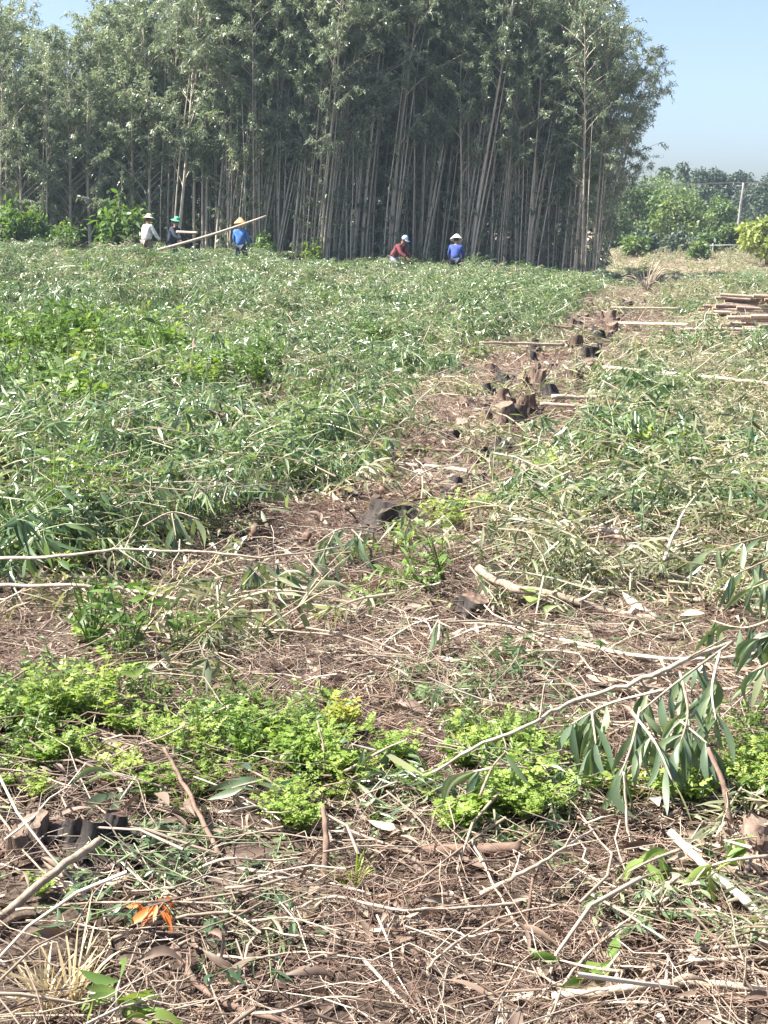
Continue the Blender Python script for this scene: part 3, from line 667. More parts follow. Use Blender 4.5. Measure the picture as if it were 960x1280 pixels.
# ------------------------------------------------------------------ where the brush lies
def row_x(y): return (np.asarray(y) - 7.7) * 0.237
def candidates(rho, y0, y1, yref=9.0, pad=1.2, power=1.0):
    """points over the field: rho per square metre up to yref, thinner beyond"""
    X, Y = [], []
    for ya in np.arange(y0, y1, 0.5):
        yb = min(ya + 0.5, y1); ym = (ya + yb) / 2; w = 0.285 * ym + pad
        n = RNG.poisson((yb - ya) * 2 * w * rho * min(1, (yref / ym) ** power))
        Y.append(RNG.uniform(ya, yb, n)); X.append(RNG.uniform(-w, w, n))
    return np.concatenate(X), np.concatenate(Y)
def slash_fields(x, y):
    side = x - row_x(y) + 0.45 * (vnoise(x * 1.4 + 60, y * 1.1) - 0.5)
    wl = 0.60 + 0.30 * sstep(8, 13, y); wr = 0.72 + 0.20 * sstep(8, 13, y)
    left = sstep(-wl, -wl - 0.25, side); right = sstep(wr, wr + 0.3, side)
    edge_l = 5.75 + 0.45 * (vnoise(x * 1.9, y * 0 + 4) - 0.5) * 2
    edge_r = 5.0 + 0.45 * (vnoise(x * 1.9, y * 0 + 8) - 0.5) * 2 + 1.2 * sstep(0.9, 0.35, x)
    left = left * sstep(0, 0.3, y - edge_l); right = right * sstep(0, 0.3, y - edge_r)
    right = right * (1 - (x > 4.6) * (x < 12) * (y > 19.0) * (y < 26.2) * 0.92)
    return left, right
def thick(x, y):
    l, r = slash_fields(x, y)
    lump = 0.05 + 2.7 * vnoise(x * 0.85 + 2, y * 0.6) ** 1.9
    far = sstep(8, 30, y)
    return 0.30 * np.exp(-((y - 42.5) / 2.2) ** 2) * (x < 4.5) + l * (0.24 + (0.08 + 0.16 * sstep(-4, -12, x)) * far) * lump + r * (0.10 + 0.10 * far) * lump
def place(x, y, tilt=0.12):
    return np.stack([RNG.normal(0, tilt, len(x)), RNG.normal(0, tilt, len(x)), RNG.uniform(0, 2 * np.pi, len(x))], -1)
def slash():
    x, y = candidates(6.0, 5.2, 74.0, 9)
    l, r = slash_fields(x, y)
    dens = l * (0.26 + 0.74 * sstep(0.34, 0.55, vnoise(x * 1.1, y * 0.8 + 20))) + r * (0.12 + 0.25 * sstep(0.4, 0.7, vnoise(x * 0.8 + 11, y * 0.5 + 7))) + 0.5 * (x > 6.5) * (y > 46)
    k = (RNG.random(len(x)) < dens) & ((y < 57) | (x > EDGE_X + 0.3)); x, y = x[k], y[k]
    s = RNG.uniform(0.7, 1.0, len(x)) * (1 + 0.35 * sstep(15, 45, y)); th = thick(x, y)
    S = np.stack([s, s, s * RNG.uniform(0.65, 1.15, len(x)) * (1 - 0.4 * sstep(25, 45, y)) * np.where((x > 6.3) & (y > 44), 0.55, 1)], -1)
    scatter('felled_green_brush', GREEN, np.stack([x, y, gz(x, y) + th * 0.62 * RNG.random(len(x)) ** 0.7], -1), place(x, y, 0.22), S, 'mass of felled leafy acacia tops covering the field', 'brush')
    x, y = candidates(6.5, 4.3, 56.0, 9)
    l, r = slash_fields(x, y)
    dens = r * (0.5 + 0.6 * vnoise(x * 0.9 + 31, y * 0.6 + 3)) + l * 0.12 + 0.30 * (1 - np.clip(l + r, 0, 1)) * sstep(4.4, 5.2, y) * np.where(np.abs(x - row_x(y)) > 0.9, 1.0, 0.45)
    k = RNG.random(len(x)) < dens; x, y = x[k], y[k]
    s = RNG.uniform(0.7, 1.1, len(x)) * (1 + 0.25 * sstep(15, 45, y)); th = thick(x, y)
    scatter('felled_wilting_brush', DRY, np.stack([x, y, gz(x, y) + th * 0.6 * RNG.random(len(x))], -1), place(x, y, 0.12), s, 'wilting olive brush spread over the open side of the stump row', 'brush')
    x, y = candidates(4.0, 3.6, 50, 9)
    l, r = slash_fields(x, y)
    pt = sstep(0.60, 0.75, vnoise(x * 0.7 + 50, y * 0.55 + 1))
    bank = np.exp(-(((x + 3.6) / 1.7) ** 2 + ((y - 15.5) / 1.5) ** 2)) + np.exp(-(((x + 3.0) / 0.8) ** 2 + ((y - 11.5) / 1.2) ** 2))
    dens = np.clip((l * 0.7 + 0.16 * r) * pt + bank + 0.05 * (y < 7), 0, 1) * np.where(y < 5.2, 0.3, 1)
    k = RNG.random(len(x)) < dens; x, y = x[k], y[k]
    scatter('green_herbs', HERBS, np.stack([x, y, gz(x, y) + thick(x, y) * 0.45 - 0.03], -1), place(x, y, 0.15), RNG.uniform(0.55, 1.2, len(x)) * (1 + 1.0 * np.clip(bank[k], 0, 1)), 'fresh green herbs growing up through the felled brush', 'herbs')
    x, y = candidates(9.0, 1.8, 50, 5)
    l, r = slash_fields(x, y); bare = 1 - np.clip(l + r, 0, 1)
    k = RNG.random(len(x)) < 0.10 + 0.75 * bare + 0.3 * r * (y < 25); x, y, bare = x[k], y[k], bare[k]
    scatter('dry_twigs', TWIGS, np.stack([x, y, gz(x, y) + 0.01 + thick(x, y) * 0.8 * RNG.random(len(x))], -1), place(x, y, 0.08), RNG.uniform(0.7, 1.3, len(x)) * (1 + 0.4 * sstep(10, 40, y)), 'pale dry twigs strewn over soil and brush', 'twigs')
    x, y = candidates(18.0, 1.8, 34, 8)
    l, r = slash_fields(x, y); bare = 1 - np.clip(l + r, 0, 1)
    k = RNG.random(len(x)) < bare * (0.6 + 0.4 * sstep(0.3, 0.6, vnoise(x * 1.6, y * 1.6 + 40))); x, y = x[k], y[k]
    scatter('fine_twig_mat', RTWIGS, np.stack([x, y, gz(x, y) + 0.004], -1), place(x, y, 0.06), RNG.uniform(0.8, 1.3, len(x)), 'tangled mat of fine reddish-brown dead twigs on the soil', 'twigs')
    x, y = candidates(11.0, 1.8, 40, 10)
    l, r = slash_fields(x, y); bare = 1 - np.clip(l + r, 0, 1)
    k = RNG.random(len(x)) < 0.2 + 0.8 * bare; x, y = x[k], y[k]
    scatter('leaf_litter', LITTER, np.stack([x, y, gz(x, y) + 0.006 + thick(x, y) * 0.4 * RNG.random(len(x))], -1), place(x, y, 0.05), RNG.uniform(0.7, 1.2, len(x)), 'brown and bleached dead leaves lying on the soil', 'leaf litter')
    n = 1500; y = RNG.uniform(76, 112, n); x = RNG.uniform(0.10, 0.36, n) * y
    k = (x > EDGE_X + 0.5); x, y = x[k], y[k]
    scatter('clearing_debris', TWIGS[:6] + DRY[:2] + LITTER[:3], np.stack([x, y, gz(x, y)], -1), place(x, y, 0.1), RNG.uniform(1.3, 2.2, len(x)), 'pale dry debris over the bright clearing beyond the stand', 'debris')
    # bark, chips and clods torn up along the stump row
    x, y = candidates(7.0, 1.8, 48, 14)
    side = np.abs(x - row_x(y)); w = np.exp(-(side / 0.6) ** 2) * (y > 6.4) 
    k = RNG.random(len(x)) < w; x, y = x[k], y[k]
    scatter('bark_debris', CLODS, np.stack([x, y, gz(x, y) + 0.005], -1), place(x, y, 0.1), RNG.uniform(0.7, 1.5, len(x)), 'torn bark, chips and clods along the stump row', 'debris')
    # fresh undergrowth of the weed band
    n = 300; u = RNG.uniform(-2.2, 2.2, n); y = 3.95 - 0.10 * u + RNG.normal(0, 0.20, n); k = RNG.random(n) < sstep(0.25, 0.65, vnoise(u * 2.5 + 7, y * 3)); u, y = u[k], y[k]; n = len(u)
    scatter('weed_band_cover', HERBS, np.stack([u, y, gz(u, y) - 0.01], -1), place(u, y, 0.15), RNG.uniform(0.2, 0.48, n), 'low mixed green cover between the weed clumps', 'herbs')
    # small leafy bits dropped over weeds and litter
    x, y = candidates(1.6, 2.0, 5.6, 9); 
    scatter('dropped_leaf_sprays', GREEN[:3] + DRY[:6], np.stack([x, y, gz(x, y) + 0.01], -1), place(x, y, 0.1), np.stack([RNG.uniform(0.35, 0.65, len(x))] * 2 + [RNG.uniform(0.2, 0.4, len(x))], -1), 'small wilted leaf bits dropped over weeds and litter', 'leaf bits')
    # shade plants on the floor of the stand
    n = 700; x = RNG.uniform(-20, EDGE_X, n); y = np.where(RNG.random(n) < 0.5, RNG.uniform(57.5, 74, n), RNG.uniform(70, 75, n))
    scatter('stand_undergrowth', HERBS + GREEN[:2], np.stack([x, y, gz(x, y)], -1), place(x, y, 0.1), RNG.uniform(1.2, 2.6, n) * np.where(y > 70, 1.9, 1), 'dim undergrowth on the floor of the acacia stand', 'undergrowth')
slash()

# ------------------------------------------------------------------ stumps
def stump(u, v, r, h, seed, label, mat='stump_bark', stems=3, group='stumps of the felled row', name='tree_stump', cut='cut_wood', base=None):
    rg = np.random.default_rng(seed)
    b = at(u, v) if base is None else base
    e = empty(name, b, rg.uniform(0, 6.28))
    def bole(cx, cy, rr, hh, lx, ly, part):
        seg = 30; tz = np.array([-0.2, 0.0, 0.08, 0.18, 0.3, 0.42, 0.54, 0.66, 0.78, 0.9, 1.0]); n = len(tz)
        fl = 0.95 + 1.3 * np.exp(-np.maximum(tz, 0) * 4.0) - 0.15 * tz - 0.25 * np.maximum(0, tz - 0.8)
        ph = np.linspace(0, 2 * np.pi, seg, endpoint=False)
        sl = rg.uniform(0.1, 0.4) * rr; a0 = rg.uniform(0, 6.28); o1 = rg.uniform(0, 50)
        split = np.exp(-((np.angle(np.exp(1j * (ph - a0))) - 0.3) / 0.35) ** 2) * rg.uniform(0, 0.18) * hh
        V = []
        for i, t in enumerate(tz):
            big = vnoise(np.cos(ph) * 1.4 + o1, np.sin(ph) * 1.4 + t * 1.2 + o1) - 0.5
            fine = vnoise(np.cos(ph) * 5 + o1, np.sin(ph) * 5 + t * 2.0) - 0.5
            R = rr * fl[i] * (1 + 0.7 * big * (1.3 - 0.6 * t) + 0.30 * fine + 0.16 * (vnoise(np.cos(ph) * 13 + o1, np.sin(ph) * 13 + t * 9) - 0.5))
            V.append(np.stack([cx + lx * t * hh + R * np.cos(ph), cy + ly * t * hh + R * np.sin(ph), t * hh + max(0, t) ** 3 * (sl * np.sin(ph + a0) + split)], -1))
        V = np.array(V).reshape(-1, 3)
        F = [[i * seg + k, i * seg + (k + 1) % seg, (i + 1) * seg + (k + 1) % seg, (i + 1) * seg + k] for i in range(n - 1) for k in range(seg)]
        mb = MB(); mb.add(V, F); o = obj(part, mb.mesh(part, mat), e)
        top = V[-seg:]; c = top.mean(0); c[2] -= 0.02 * hh
        mb = MB(); inner = c + (top - c) * 0.88; inner[:, 2] += -0.006; VV = np.concatenate([top, inner, c[None]])
        mb.add(VV, [[k, (k + 1) % seg, seg + (k + 1) % seg, seg + k] for k in range(seg)]); mb.f.append(np.array([[seg + k, seg + (k + 1) % seg, 2 * seg] for k in range(seg)]))
        obj('cut_face', mb.mesh('cut_face', cut, smooth=False), o)
    bole(0, 0, r, h, rg.normal(0, 0.2), rg.normal(0, 0.2), 'bole')
    for k in range(stems - 1):
        a = rg.uniform(0, 6.28); d = r * rg.uniform(0.8, 1.4)
        bole(math.cos(a) * d, math.sin(a) * d, r * rg.uniform(0.3, 0.65), h * rg.uniform(0.5, 1.15), math.cos(a) * rg.uniform(0.1, 0.5), math.sin(a) * rg.uniform(0.1, 0.5), 'side_stem')
    for k in range(5):
        a = 1.25 * k + rg.uniform(-0.3, 0.3); q = np.linspace(0, 1, 6); l = r * rg.uniform(1.8, 3.2)
        p = np.stack([math.cos(a) * (r * 0.6 + l * q), math.sin(a) * (r * 0.6 + l * q), 0.3 * h * (1 - q) ** 2 + 0.012 - 0.03 * q], -1) + rg.normal(0, 0.012, (6, 3)) * q[:, None]
        mb = MB(); tubes(mb, p, r * 0.28 * (1 - 0.75 * q), sides=6); obj('root', mb.mesh('root', mat), e)
    # torn bark slabs
    for k in range(3):
        a = rg.uniform(0, 6.28); mb = MB(); q = np.linspace(0, 1, 5)
        w = r * rg.uniform(0.12, 0.3); hh = h * rg.uniform(0.35, 0.8); out = r * rg.uniform(1.1, 1.6)
        L_ = np.stack([math.cos(a) * (out + 0.6 * r * q ** 2), math.sin(a) * (out + 0.6 * r * q ** 2), hh * q], -1); sd = np.array([-math.sin(a), math.cos(a), 0]) * w / 2; nn = np.array([math.cos(a), math.sin(a), 0.0]) * 0.012
        V = np.concatenate([L_ - sd, L_ + sd * (1 - 0.4 * q)[:, None], L_ + sd * (1 - 0.4 * q)[:, None] + nn, L_ - sd + nn]); n5 = 5
        F = []
        for i in range(4):
            for (c0_, c1_) in ((0, 1), (1, 2), (2, 3), (3, 0)): F.append([c0_ * n5 + i, c1_ * n5 + i, c1_ * n5 + i + 1, c0_ * n5 + i + 1])
        F.append([4, 9, 14, 19]); mb.add(V, F); obj('bark_slab', mb.mesh('bark_slab', mat, smooth=False), e)
    tag(e, label, 'stump', group)
    return e
STUMPS = [
    (105, 1062, 0.055, 0.13, 'charred-looking dark stump with curling bark beside the orange leaves', 'charred', 3),
    (38, 1062, 0.045, 0.13, 'smaller ragged brown stump next to the charred one', 'stump_bark', 2),
    (936, 1062, 0.040, 0.13, 'broken pinkish stump under the big hanging leaf spray', 'log_bark', 2),
    (590, 775, 0.075, 0.16, 'dark hollow stump at the end of the grey fallen log', 'charred', 3),
    (490, 655, 0.12, 0.20, 'dark stump alone at the near end of the stump row', 'charred', 3),
    (628, 535, 0.15, 0.30, 'largest jagged stump cluster in the middle of the row', 'stump_bark', 5),
    (655, 515, 0.11, 0.34, 'tall torn stump leaning behind the largest cluster', 'stump_bark', 4),
    (585, 512, 0.09, 0.18, 'low brown stump at the green edge of the row', 'stump_bark', 2),
    (690, 503, 0.10, 0.26, 'dark round stump with pale cut top in the row', 'charred', 3),
    (668, 488, 0.07, 0.36, 'upright split stump with forked stems in the row', 'stump_bark', 4),
    (715, 478, 0.09, 0.26, 'brown stump halfway up the row beside a pale pole', 'stump_bark', 3),
    (738, 452, 0.12, 0.32, 'dark stump below the upper bend of the row', 'charred', 3),
    (722, 440, 0.10, 0.30, 'torn stump on the leafy side of the upper row', 'stump_bark', 4),
    (748, 430, 0.12, 0.36, 'tall dark stump in the upper row', 'charred', 4),
    (766, 420, 0.12, 0.30, 'brown stump on the open side of the upper row', 'stump_bark', 3),
    (760, 404, 0.13, 0.34, 'ragged stump near the far end of the row', 'stump_bark', 3),
    (777, 392, 0.14, 0.38, 'farthest dark stump in the row before the shade', 'charred', 3),
    (540, 590, 0.09, 0.12, 'flat brown stump among litter between the dark stump and the cluster', 'stump_bark', 2),
    (700, 590, 0.08, 0.12, 'low stump in wilting brush on the open side', 'stump_bark', 2),
    (620, 470, 0.10, 0.22, 'brown stump sunk in the green brush edge', 'stump_bark', 3),
    (185, 510, 0.10, 0.20, 'dark stump in the hollow of the leafy field', 'charred', 3),
]
for k, (u, v, r, h, lab, mt, st) in enumerate(STUMPS):
    stump(u, v, r * (0.8 if v < 620 else 1), h * (0.62 if v < 620 else 0.62), 600 + k, lab, mt, st, cut='stump_bark' if mt == 'charred' else 'weathered_cut')

def row_stumps():
    rg = np.random.default_rng(21)
    for k in range(52):
        y = 7.6 * (31 / 7.6) ** ((k + rg.random()) / 52); x = float(row_x(y)) + rg.normal(0, 0.34)
        stump(0, 0, rg.uniform(0.03, 0.08), rg.uniform(0.05, 0.16), 660 + k, 'small weathered stump crowded into the cluttered stump row', ['stump_bark', 'charred', 'charred'][k % 3], 1 + k % 3, group='small stumps in the row', cut='weathered_cut', base=Vector((x, y, float(gz(x, y)))))
row_stumps()

# ------------------------------------------------------------------ fallen branches, sticks and poles
def smooth_path(pts, n):
    P = np.array(pts, float); m = len(P); t = np.linspace(0, m - 1, n); out = []
    for x in t:
        i = min(int(x), m - 2); f = x - i
        p0, p1, p2, p3 = P[max(i - 1, 0)], P[i], P[i + 1], P[min(i + 2, m - 1)]
        out.append(0.5 * (2 * p1 + (p2 - p0) * f + (2 * p0 - 5 * p1 + 4 * p2 - p3) * f * f + (3 * p1 - p0 - 3 * p2 + p3) * f ** 3))
    return np.array(out)
def branch(pts, r0, r1, label, mat='branch', name='fallen_branch', twigs=3, seed=0, group=None, cat='branch', jit=0.003, world=False):
    """a branch through photo points (u, v, height above the soil)"""
    rg = np.random.default_rng(seed + 900)
    P = np.array([(p if world else at(*p)) for p in pts]); org = P[0].copy()
    r0 *= 0.82; r1 *= 0.82
    n = max(8, 5 * len(P)); W = smooth_path(P - org, n); W[1:-1] += rg.normal(0, jit, (n - 2, 3)) * min(1, np.linalg.norm(W[-1]))
    q = np.linspace(0, 1, n); R = (r0 + (r1 - r0) * q) * (1 + rg.normal(0, 0.07, n))
    mb = MB(); tubes(mb, W, R, sides=7)
    e = obj(name, mb.mesh(name, mat), None, org)
    L = np.linalg.norm(W[-1] - W[0])
    for k in range(twigs):
        g = rg.uniform(0.15, 0.95); b = np.array([np.interp(g, q, W[:, i]) for i in range(3)]); d = norm((W[-1] - W[0]) / L + rg.normal(0, 0.7, 3) + np.array([0, 0, 0.25])); l = L * rg.uniform(0.08, 0.28); s = np.linspace(0, 1, 6)
        pp = b + d * (l * s)[:, None] + rg.normal(0, 0.02 * l, (6, 3)) * s[:, None]
        mb = MB(); tubes(mb, pp, (0.45 * np.interp(g, q, R)) * (1 - 0.7 * s) + 0.0008, sides=5); obj('twig', mb.mesh('twig', mat), e)
    return tag(e, label, cat, group)
B = [
    ([(-30, 697, .22), (70, 696, .24), (150, 687, .26), (240, 691, .26), (330, 696, .25), (425, 684, .22)], .010, .004, 'long thin pale branch across the front edge of the leafy brush', 'branch', 5),
    ([(-30, 732, .14), (100, 733, .16), (170, 738, .16), (235, 752, .15), (272, 750, .13), (305, 777, .10), (350, 788, .08), (440, 796, .05)], .011, .005, 'kinked pale branch lying over the brown litter below the brush edge', 'branch', 6),
    ([(265, 750, .13), (330, 737, .15), (420, 742, .14), (485, 718, .12)], .006, .003, 'thin curved branch forking up from the kinked pale branch', 'branch', 3),
    ([(598, 712, .12), (640, 735, .09), (700, 746, .07), (760, 764, .05), (825, 776, .03)], .026, .019, 'thick grey weathered log running down from the hollow stump', 'branch', 1),
    ([(575, 778, .06), (650, 785, .07), (702, 801, .06)], .007, .005, 'straight pale stick below the hollow stump', 'branch', 0),
    ([(700, 800, .06), (830, 822, .07), (980, 815, .08)], .010, .007, 'pale stick in the straw-coloured bundle under the wilting brush', 'branch', 2),
    ([(720, 812, .05), (850, 834, .05), (985, 836, .06)], .008, .006, 'second pale stick just below the straw-coloured bundle', 'branch', 2),
    ([(760, 850, .05), (860, 862, .05), (985, 858, .05)], .007, .005, 'thin stick along the lower side of the straw-coloured bundle', 'branch', 2),
    ([(520, 975, .10), (600, 932, .14), (660, 905, .18), (720, 875, .22), (790, 855, .26), (850, 828, .28), (915, 803, .30)], .005, .010, 'long curved pale branch rising to the big hanging leaf spray', 'branch', 5),
    ([(540, 960, .06), (620, 926, .08), (700, 907, .10), (800, 902, .10)], .005, .004, 'thin pale branch under the long curved one', 'branch', 3),
    ([(205, 935, .16), (232, 985, .10), (275, 1070, .02)], .006, .009, 'dark bare stick slanting down through the bright weeds', 'branch_dark', 1),
    ([(-20, 1158, .03), (60, 1096, .07), (126, 1050, .11)], .012, .013, 'thick pale stick propped against the charred stump', 'branch', 0),
    ([(-20, 985, .06), (40, 1075, .05), (110, 1125, .04)], .004, .003, 'thin grey twig in front of the smaller ragged stump', 'branch', 2),
    ([(135, 1175, .04), (220, 1147, .05), (318, 1138, .05)], .006, .004, 'pale stick lying just below the orange leaves', 'branch', 3),
    ([(20, 1137, .04), (150, 1128, .07), (290, 1130, .06)], .004, .003, 'thin grey twig stretched above the orange leaves', 'branch', 2),
    ([(190, 1198, .05), (238, 1173, .05)], .006, .005, 'short pale stick above the bottom green leaves', 'branch', 0),
    ([(218, 1182, .06), (245, 1228, .05), (300, 1262, .04), (410, 1290, .03)], .010, .008, 'dark brown crooked branch at the bottom below the short pale stick', 'branch_dark', 3),
    ([(600, 1118, .03), (640, 1098, .06), (682, 1074, .09), (742, 1037, .13)], .008, .004, 'grey forked branch rising from the twig mat under the weeds', 'branch', 4),
    ([(660, 1150, .02), (662, 1128, .06), (666, 1098, .10)], .006, .004, 'short red-brown upright twig standing in the twig mat', 'branch_dark', 1),
    ([(838, 1040, .12), (890, 1090, .09), (980, 1168, .04)], .015, .012, 'thick grey branch slanting down beneath the broken pinkish stump', 'branch', 3),
    ([(735, 1168, .03), (785, 1152, .05), (820, 1118, .08), (850, 1095, .10)], .008, .006, 'bent pale branch curving up to the thick grey branch', 'branch', 2),
    ([(750, 1180, .03), (805, 1150, .05), (850, 1110, .07), (885, 1105, .08)], .007, .005, 'second bent pale branch alongside the first', 'branch', 2),
    ([(690, 1245, .03), (780, 1236, .04), (860, 1227, .05), (985, 1238, .04)], .011, .009, 'long grey-brown stick lying level near the bottom', 'branch', 2),
    ([(850, 1190, .05), (985, 1178, .06)], .006, .005, 'upper of two parallel straw-pale sticks', 'branch', 0),
    ([(850, 1202, .05), (985, 1194, .05)], .006, .005, 'lower of two parallel straw-pale sticks', 'branch', 0),
    ([(470, 1062, .03), (560, 1063, .035), (650, 1060, .03)], .022, .018, 'dark grey log half hidden under the weed band', 'branch_dark', 0),
    ([(365, 1138, .03), (420, 1121, .05), (500, 1137, .05), (650, 1130, .04)], .005, .004, 'long thin branch lying across the reddish twig mat', 'branch', 3),
    ([(455, 1200, .04), (525, 1275, .03)], .005, .004, 'straight pale twig on the reddish twig mat', 'branch', 0),
    ([(545, 1225, .03), (538, 1205, .05), (620, 1150, .05), (700, 1130, .05)], .005, .003, 'hooked pale twig on the reddish mat', 'branch', 2),
    ([(780, 965, .22), (783, 1005, .14), (790, 1048, .06), (840, 1070, .03)], .004, .005, 'bare pale stem hanging below the big leaf spray', 'branch', 1),
    ([(885, 935, .22), (905, 985, .14), (914, 1045, .03)], .008, .011, 'upright dark stem beside the broken pinkish stump', 'branch_dark', 1),
    ([(395, 878, .0), (400, 832, .10)], .013, .010, 'short dark upright stub in the brown litter', 'branch_dark', 1),
    ([(405, 1105, .0), (408, 1055, .09), (404, 1008, .16)], .012, .008, 'dark upright stub with peeling bark among the weeds', 'branch_dark', 1),
    ([(404, 985, .02), (405, 935, .12), (396, 900, .18)], .004, .003, 'thin curved bare stalk in the weeds', 'branch', 1),
    ([(548, 838, .0), (552, 800, .10), (548, 772, .15)], .006, .004, 'red-brown upright twig with a few hanging leaves', 'branch_dark', 1),
    ([(240, 490, .0), (238, 462, .22), (243, 425, .50)], .022, .015, 'tall bare broken stem standing in the leafy field', 'branch_dark', 2),
    ([(222, 495, .0), (218, 470, .18), (216, 448, .34)], .020, .014, 'shorter broken stem beside the tall bare one', 'branch_dark', 1),
    ([(680, 1280, .02), (720, 1210, .05), (770, 1165, .05), (850, 1120, .05)], .005, .003, 'thin branch crossing under the bent pale branches', 'branch', 4),
    ([(880, 1130, .06), (910, 1180, .04), (960, 1240, .03)], .005, .004, 'thin pale stick sloping down to the bottom corner', 'branch', 1),
    ([(590, 1050, .05), (620, 1110, .04), (660, 1180, .03)], .004, .003, 'thin grey twig beneath the forked grey branch', 'branch', 3),
    ([(40, 1290, .02), (75, 1215, .05), (110, 1180, .06)], .006, .004, 'straw-pale stick at the bottom corner beneath the charred stump', 'branch', 2),
]
for k, (pts, r0, r1, lab, mt, tw) in enumerate(B):
    branch(pts, r0, r1, lab, mt, twigs=tw, seed=k)
POLES = [
    ([(616, 646, .10), (700, 656, .10), (775, 664, .10)], .026, .020, 'thick pale pole in front of the wilting brush'),
    ([(690, 657, .08), (800, 676, .08)], .018, .014, 'thinner pole crossing the end of the thick pale pole'),
    ([(690, 496, .12), (800, 497, .12)], .028, .022, 'pale pole lying beside the dark round stump'),
    ([(675, 508, .10), (770, 510, .10)], .024, .018, 'pole just below the one beside the dark round stump'),
    ([(755, 461, .16), (860, 469, .16), (985, 482, .16)], .026, .020, 'long pole reaching across the wilting brush below the log stack'),
    ([(850, 526, .14), (985, 541, .14)], .026, .022, 'grey pole further down the wilting brush'),
    ([(470, 578, .06), (540, 584, .06), (605, 592, .06)], .022, .016, 'pale pole across the near stump row'),
    ([(500, 560, .06), (600, 566, .06)], .018, .014, 'second pole across the row above the first'),
    ([(770, 400, .18), (860, 404, .18)], .030, .024, 'far pole pointing from the row to the log stack'),
    ([(765, 384, .18), (850, 388, .18)], .030, .024, 'farthest pole at the edge of the shade'),
    ([(705, 432, .15), (600, 428, .25)], .026, .018, 'pole lying from the upper row into the leafy brush'),
    ([(720, 410, .15), (640, 402, .25)], .026, .018, 'pole higher up lying from the row into the leafy brush'),
    ([(730, 600, .10), (800, 640, .10)], .014, .010, 'slim pole slanting through the wilting brush'),
    ([(590, 616, .05), (680, 606, .06)], .016, .012, 'short pole on the litter beside the row'),
    ([(830, 700, .20), (850, 650, .20), (890, 590, .20)], .010, .006, 'long thin curved stem rising through the wilting brush'),
]
for k, (pts, r0, r1, lab) in enumerate(POLES):
    branch(pts, r0, r1, lab, 'log_bark' if k % 2 else 'branch', name='felled_pole', twigs=1, seed=50 + k, group='poles lying among the brush', cat='pole')
def loose_sticks():
    rg = np.random.default_rng(77)
    for k in range(70):
        u, v = rg.uniform(-20, 980), rg.uniform(1010, 1285) if k < 48 else rg.uniform(760, 880)
        a = rg.uniform(-0.7, 0.7); L = rg.uniform(60, 170) * (v / 1200)
        pts = [(u + L * s * math.cos(a) + rg.normal(0, 6), v + 0.55 * L * s * math.sin(a) + rg.normal(0, 4), max(0.012, 0.045 + rg.normal(0, 0.02))) for s in (-0.5, -0.15, 0.2, 0.5)]
        branch(pts, rg.uniform(.0022, .0048), rg.uniform(.0014, .0026), 'thin dry stick lying loose on the twig litter', 'branch' if rg.random() < 0.75 else 'branch_dark', name='fallen_stick', twigs=int(rg.integers(0, 3)), seed=200 + k, group='loose dry sticks on the litter', cat='stick')
loose_sticks()

# ------------------------------------------------------------------ log stacks
def log(p0, p1, r, label, seed):
    rg = np.random.default_rng(seed); p0 = np.array(p0, float); p1 = np.array(p1, float)
    q = np.linspace(0, 1, 8); W = (p1 - p0) * q[:, None]; W[1:-1] += rg.normal(0, 0.012, (6, 3))
    mb = MB(); tubes(mb, W, r * (1 - 0.25 * q) * (1 + rg.normal(0, 0.03, 8)), sides=9, cap=False)
    o = obj('log', mb.mesh('log', 'log_bark'), None, p0)
    for c, d, rr in ((W[0], W[0] - W[1], r), (W[-1], W[-1] - W[-2], r * 0.75)):
        d = norm(d); a = norm(np.cross(d, [0, 0, 1.0])); b = np.cross(d, a); th = np.linspace(0, 6.283, 9, endpoint=False)
        V = c + d * 0.003 + (a * np.cos(th)[:, None] + b * np.sin(th)[:, None]) * rr * 0.99
        mb = MB(); mb.add(np.concatenate([V, (c + d * 0.006)[None]]), [[i, (i + 1) % 9, 9] for i in range(9)]); obj('cut_end', mb.mesh('cut_end', 'cut_wood', False), o)
    tag(o, label, 'log', 'logs in the two stacks')
def log_stacks():
    rg = np.random.default_rng(9)
    n = 0
    for (D, u0, rows, per, rad, drop_, L, lab) in [(20.0, 900, 7, 8, 0.028, 0.10, 5.0, 'debarked log in the nearer, lower stack at the field side'), (25.0, 890, 8, 8, 0.032, 0.50, 5.5, 'debarked log in the farther stack sloping down behind the lower one')]:
        for i in range(rows):
            for j in range(per - i):
                y = D + (j - per / 2) * rad * 2.6 + rg.normal(0, 0.03) + i * 0.02
                x0 = ux(u0, D) + rg.normal(0, 0.3) + i * 0.06; g = float(gz(x0, y)); z = g + rad + 0.02 + i * rad * 1.85
                tilt_ = drop_ * (i / rows) * rg.uniform(0.8, 1.1) + rg.normal(0, 0.02)
                x1 = x0 + L * rg.uniform(0.85, 1.1)
                log((x0, y, z), (x1, y + rg.normal(0, 0.30), max(float(gz(x1, y)) + rad, z - tilt_)), rad * rg.uniform(0.75, 1.15), lab, 1000 + n); n += 1
log_stacks()

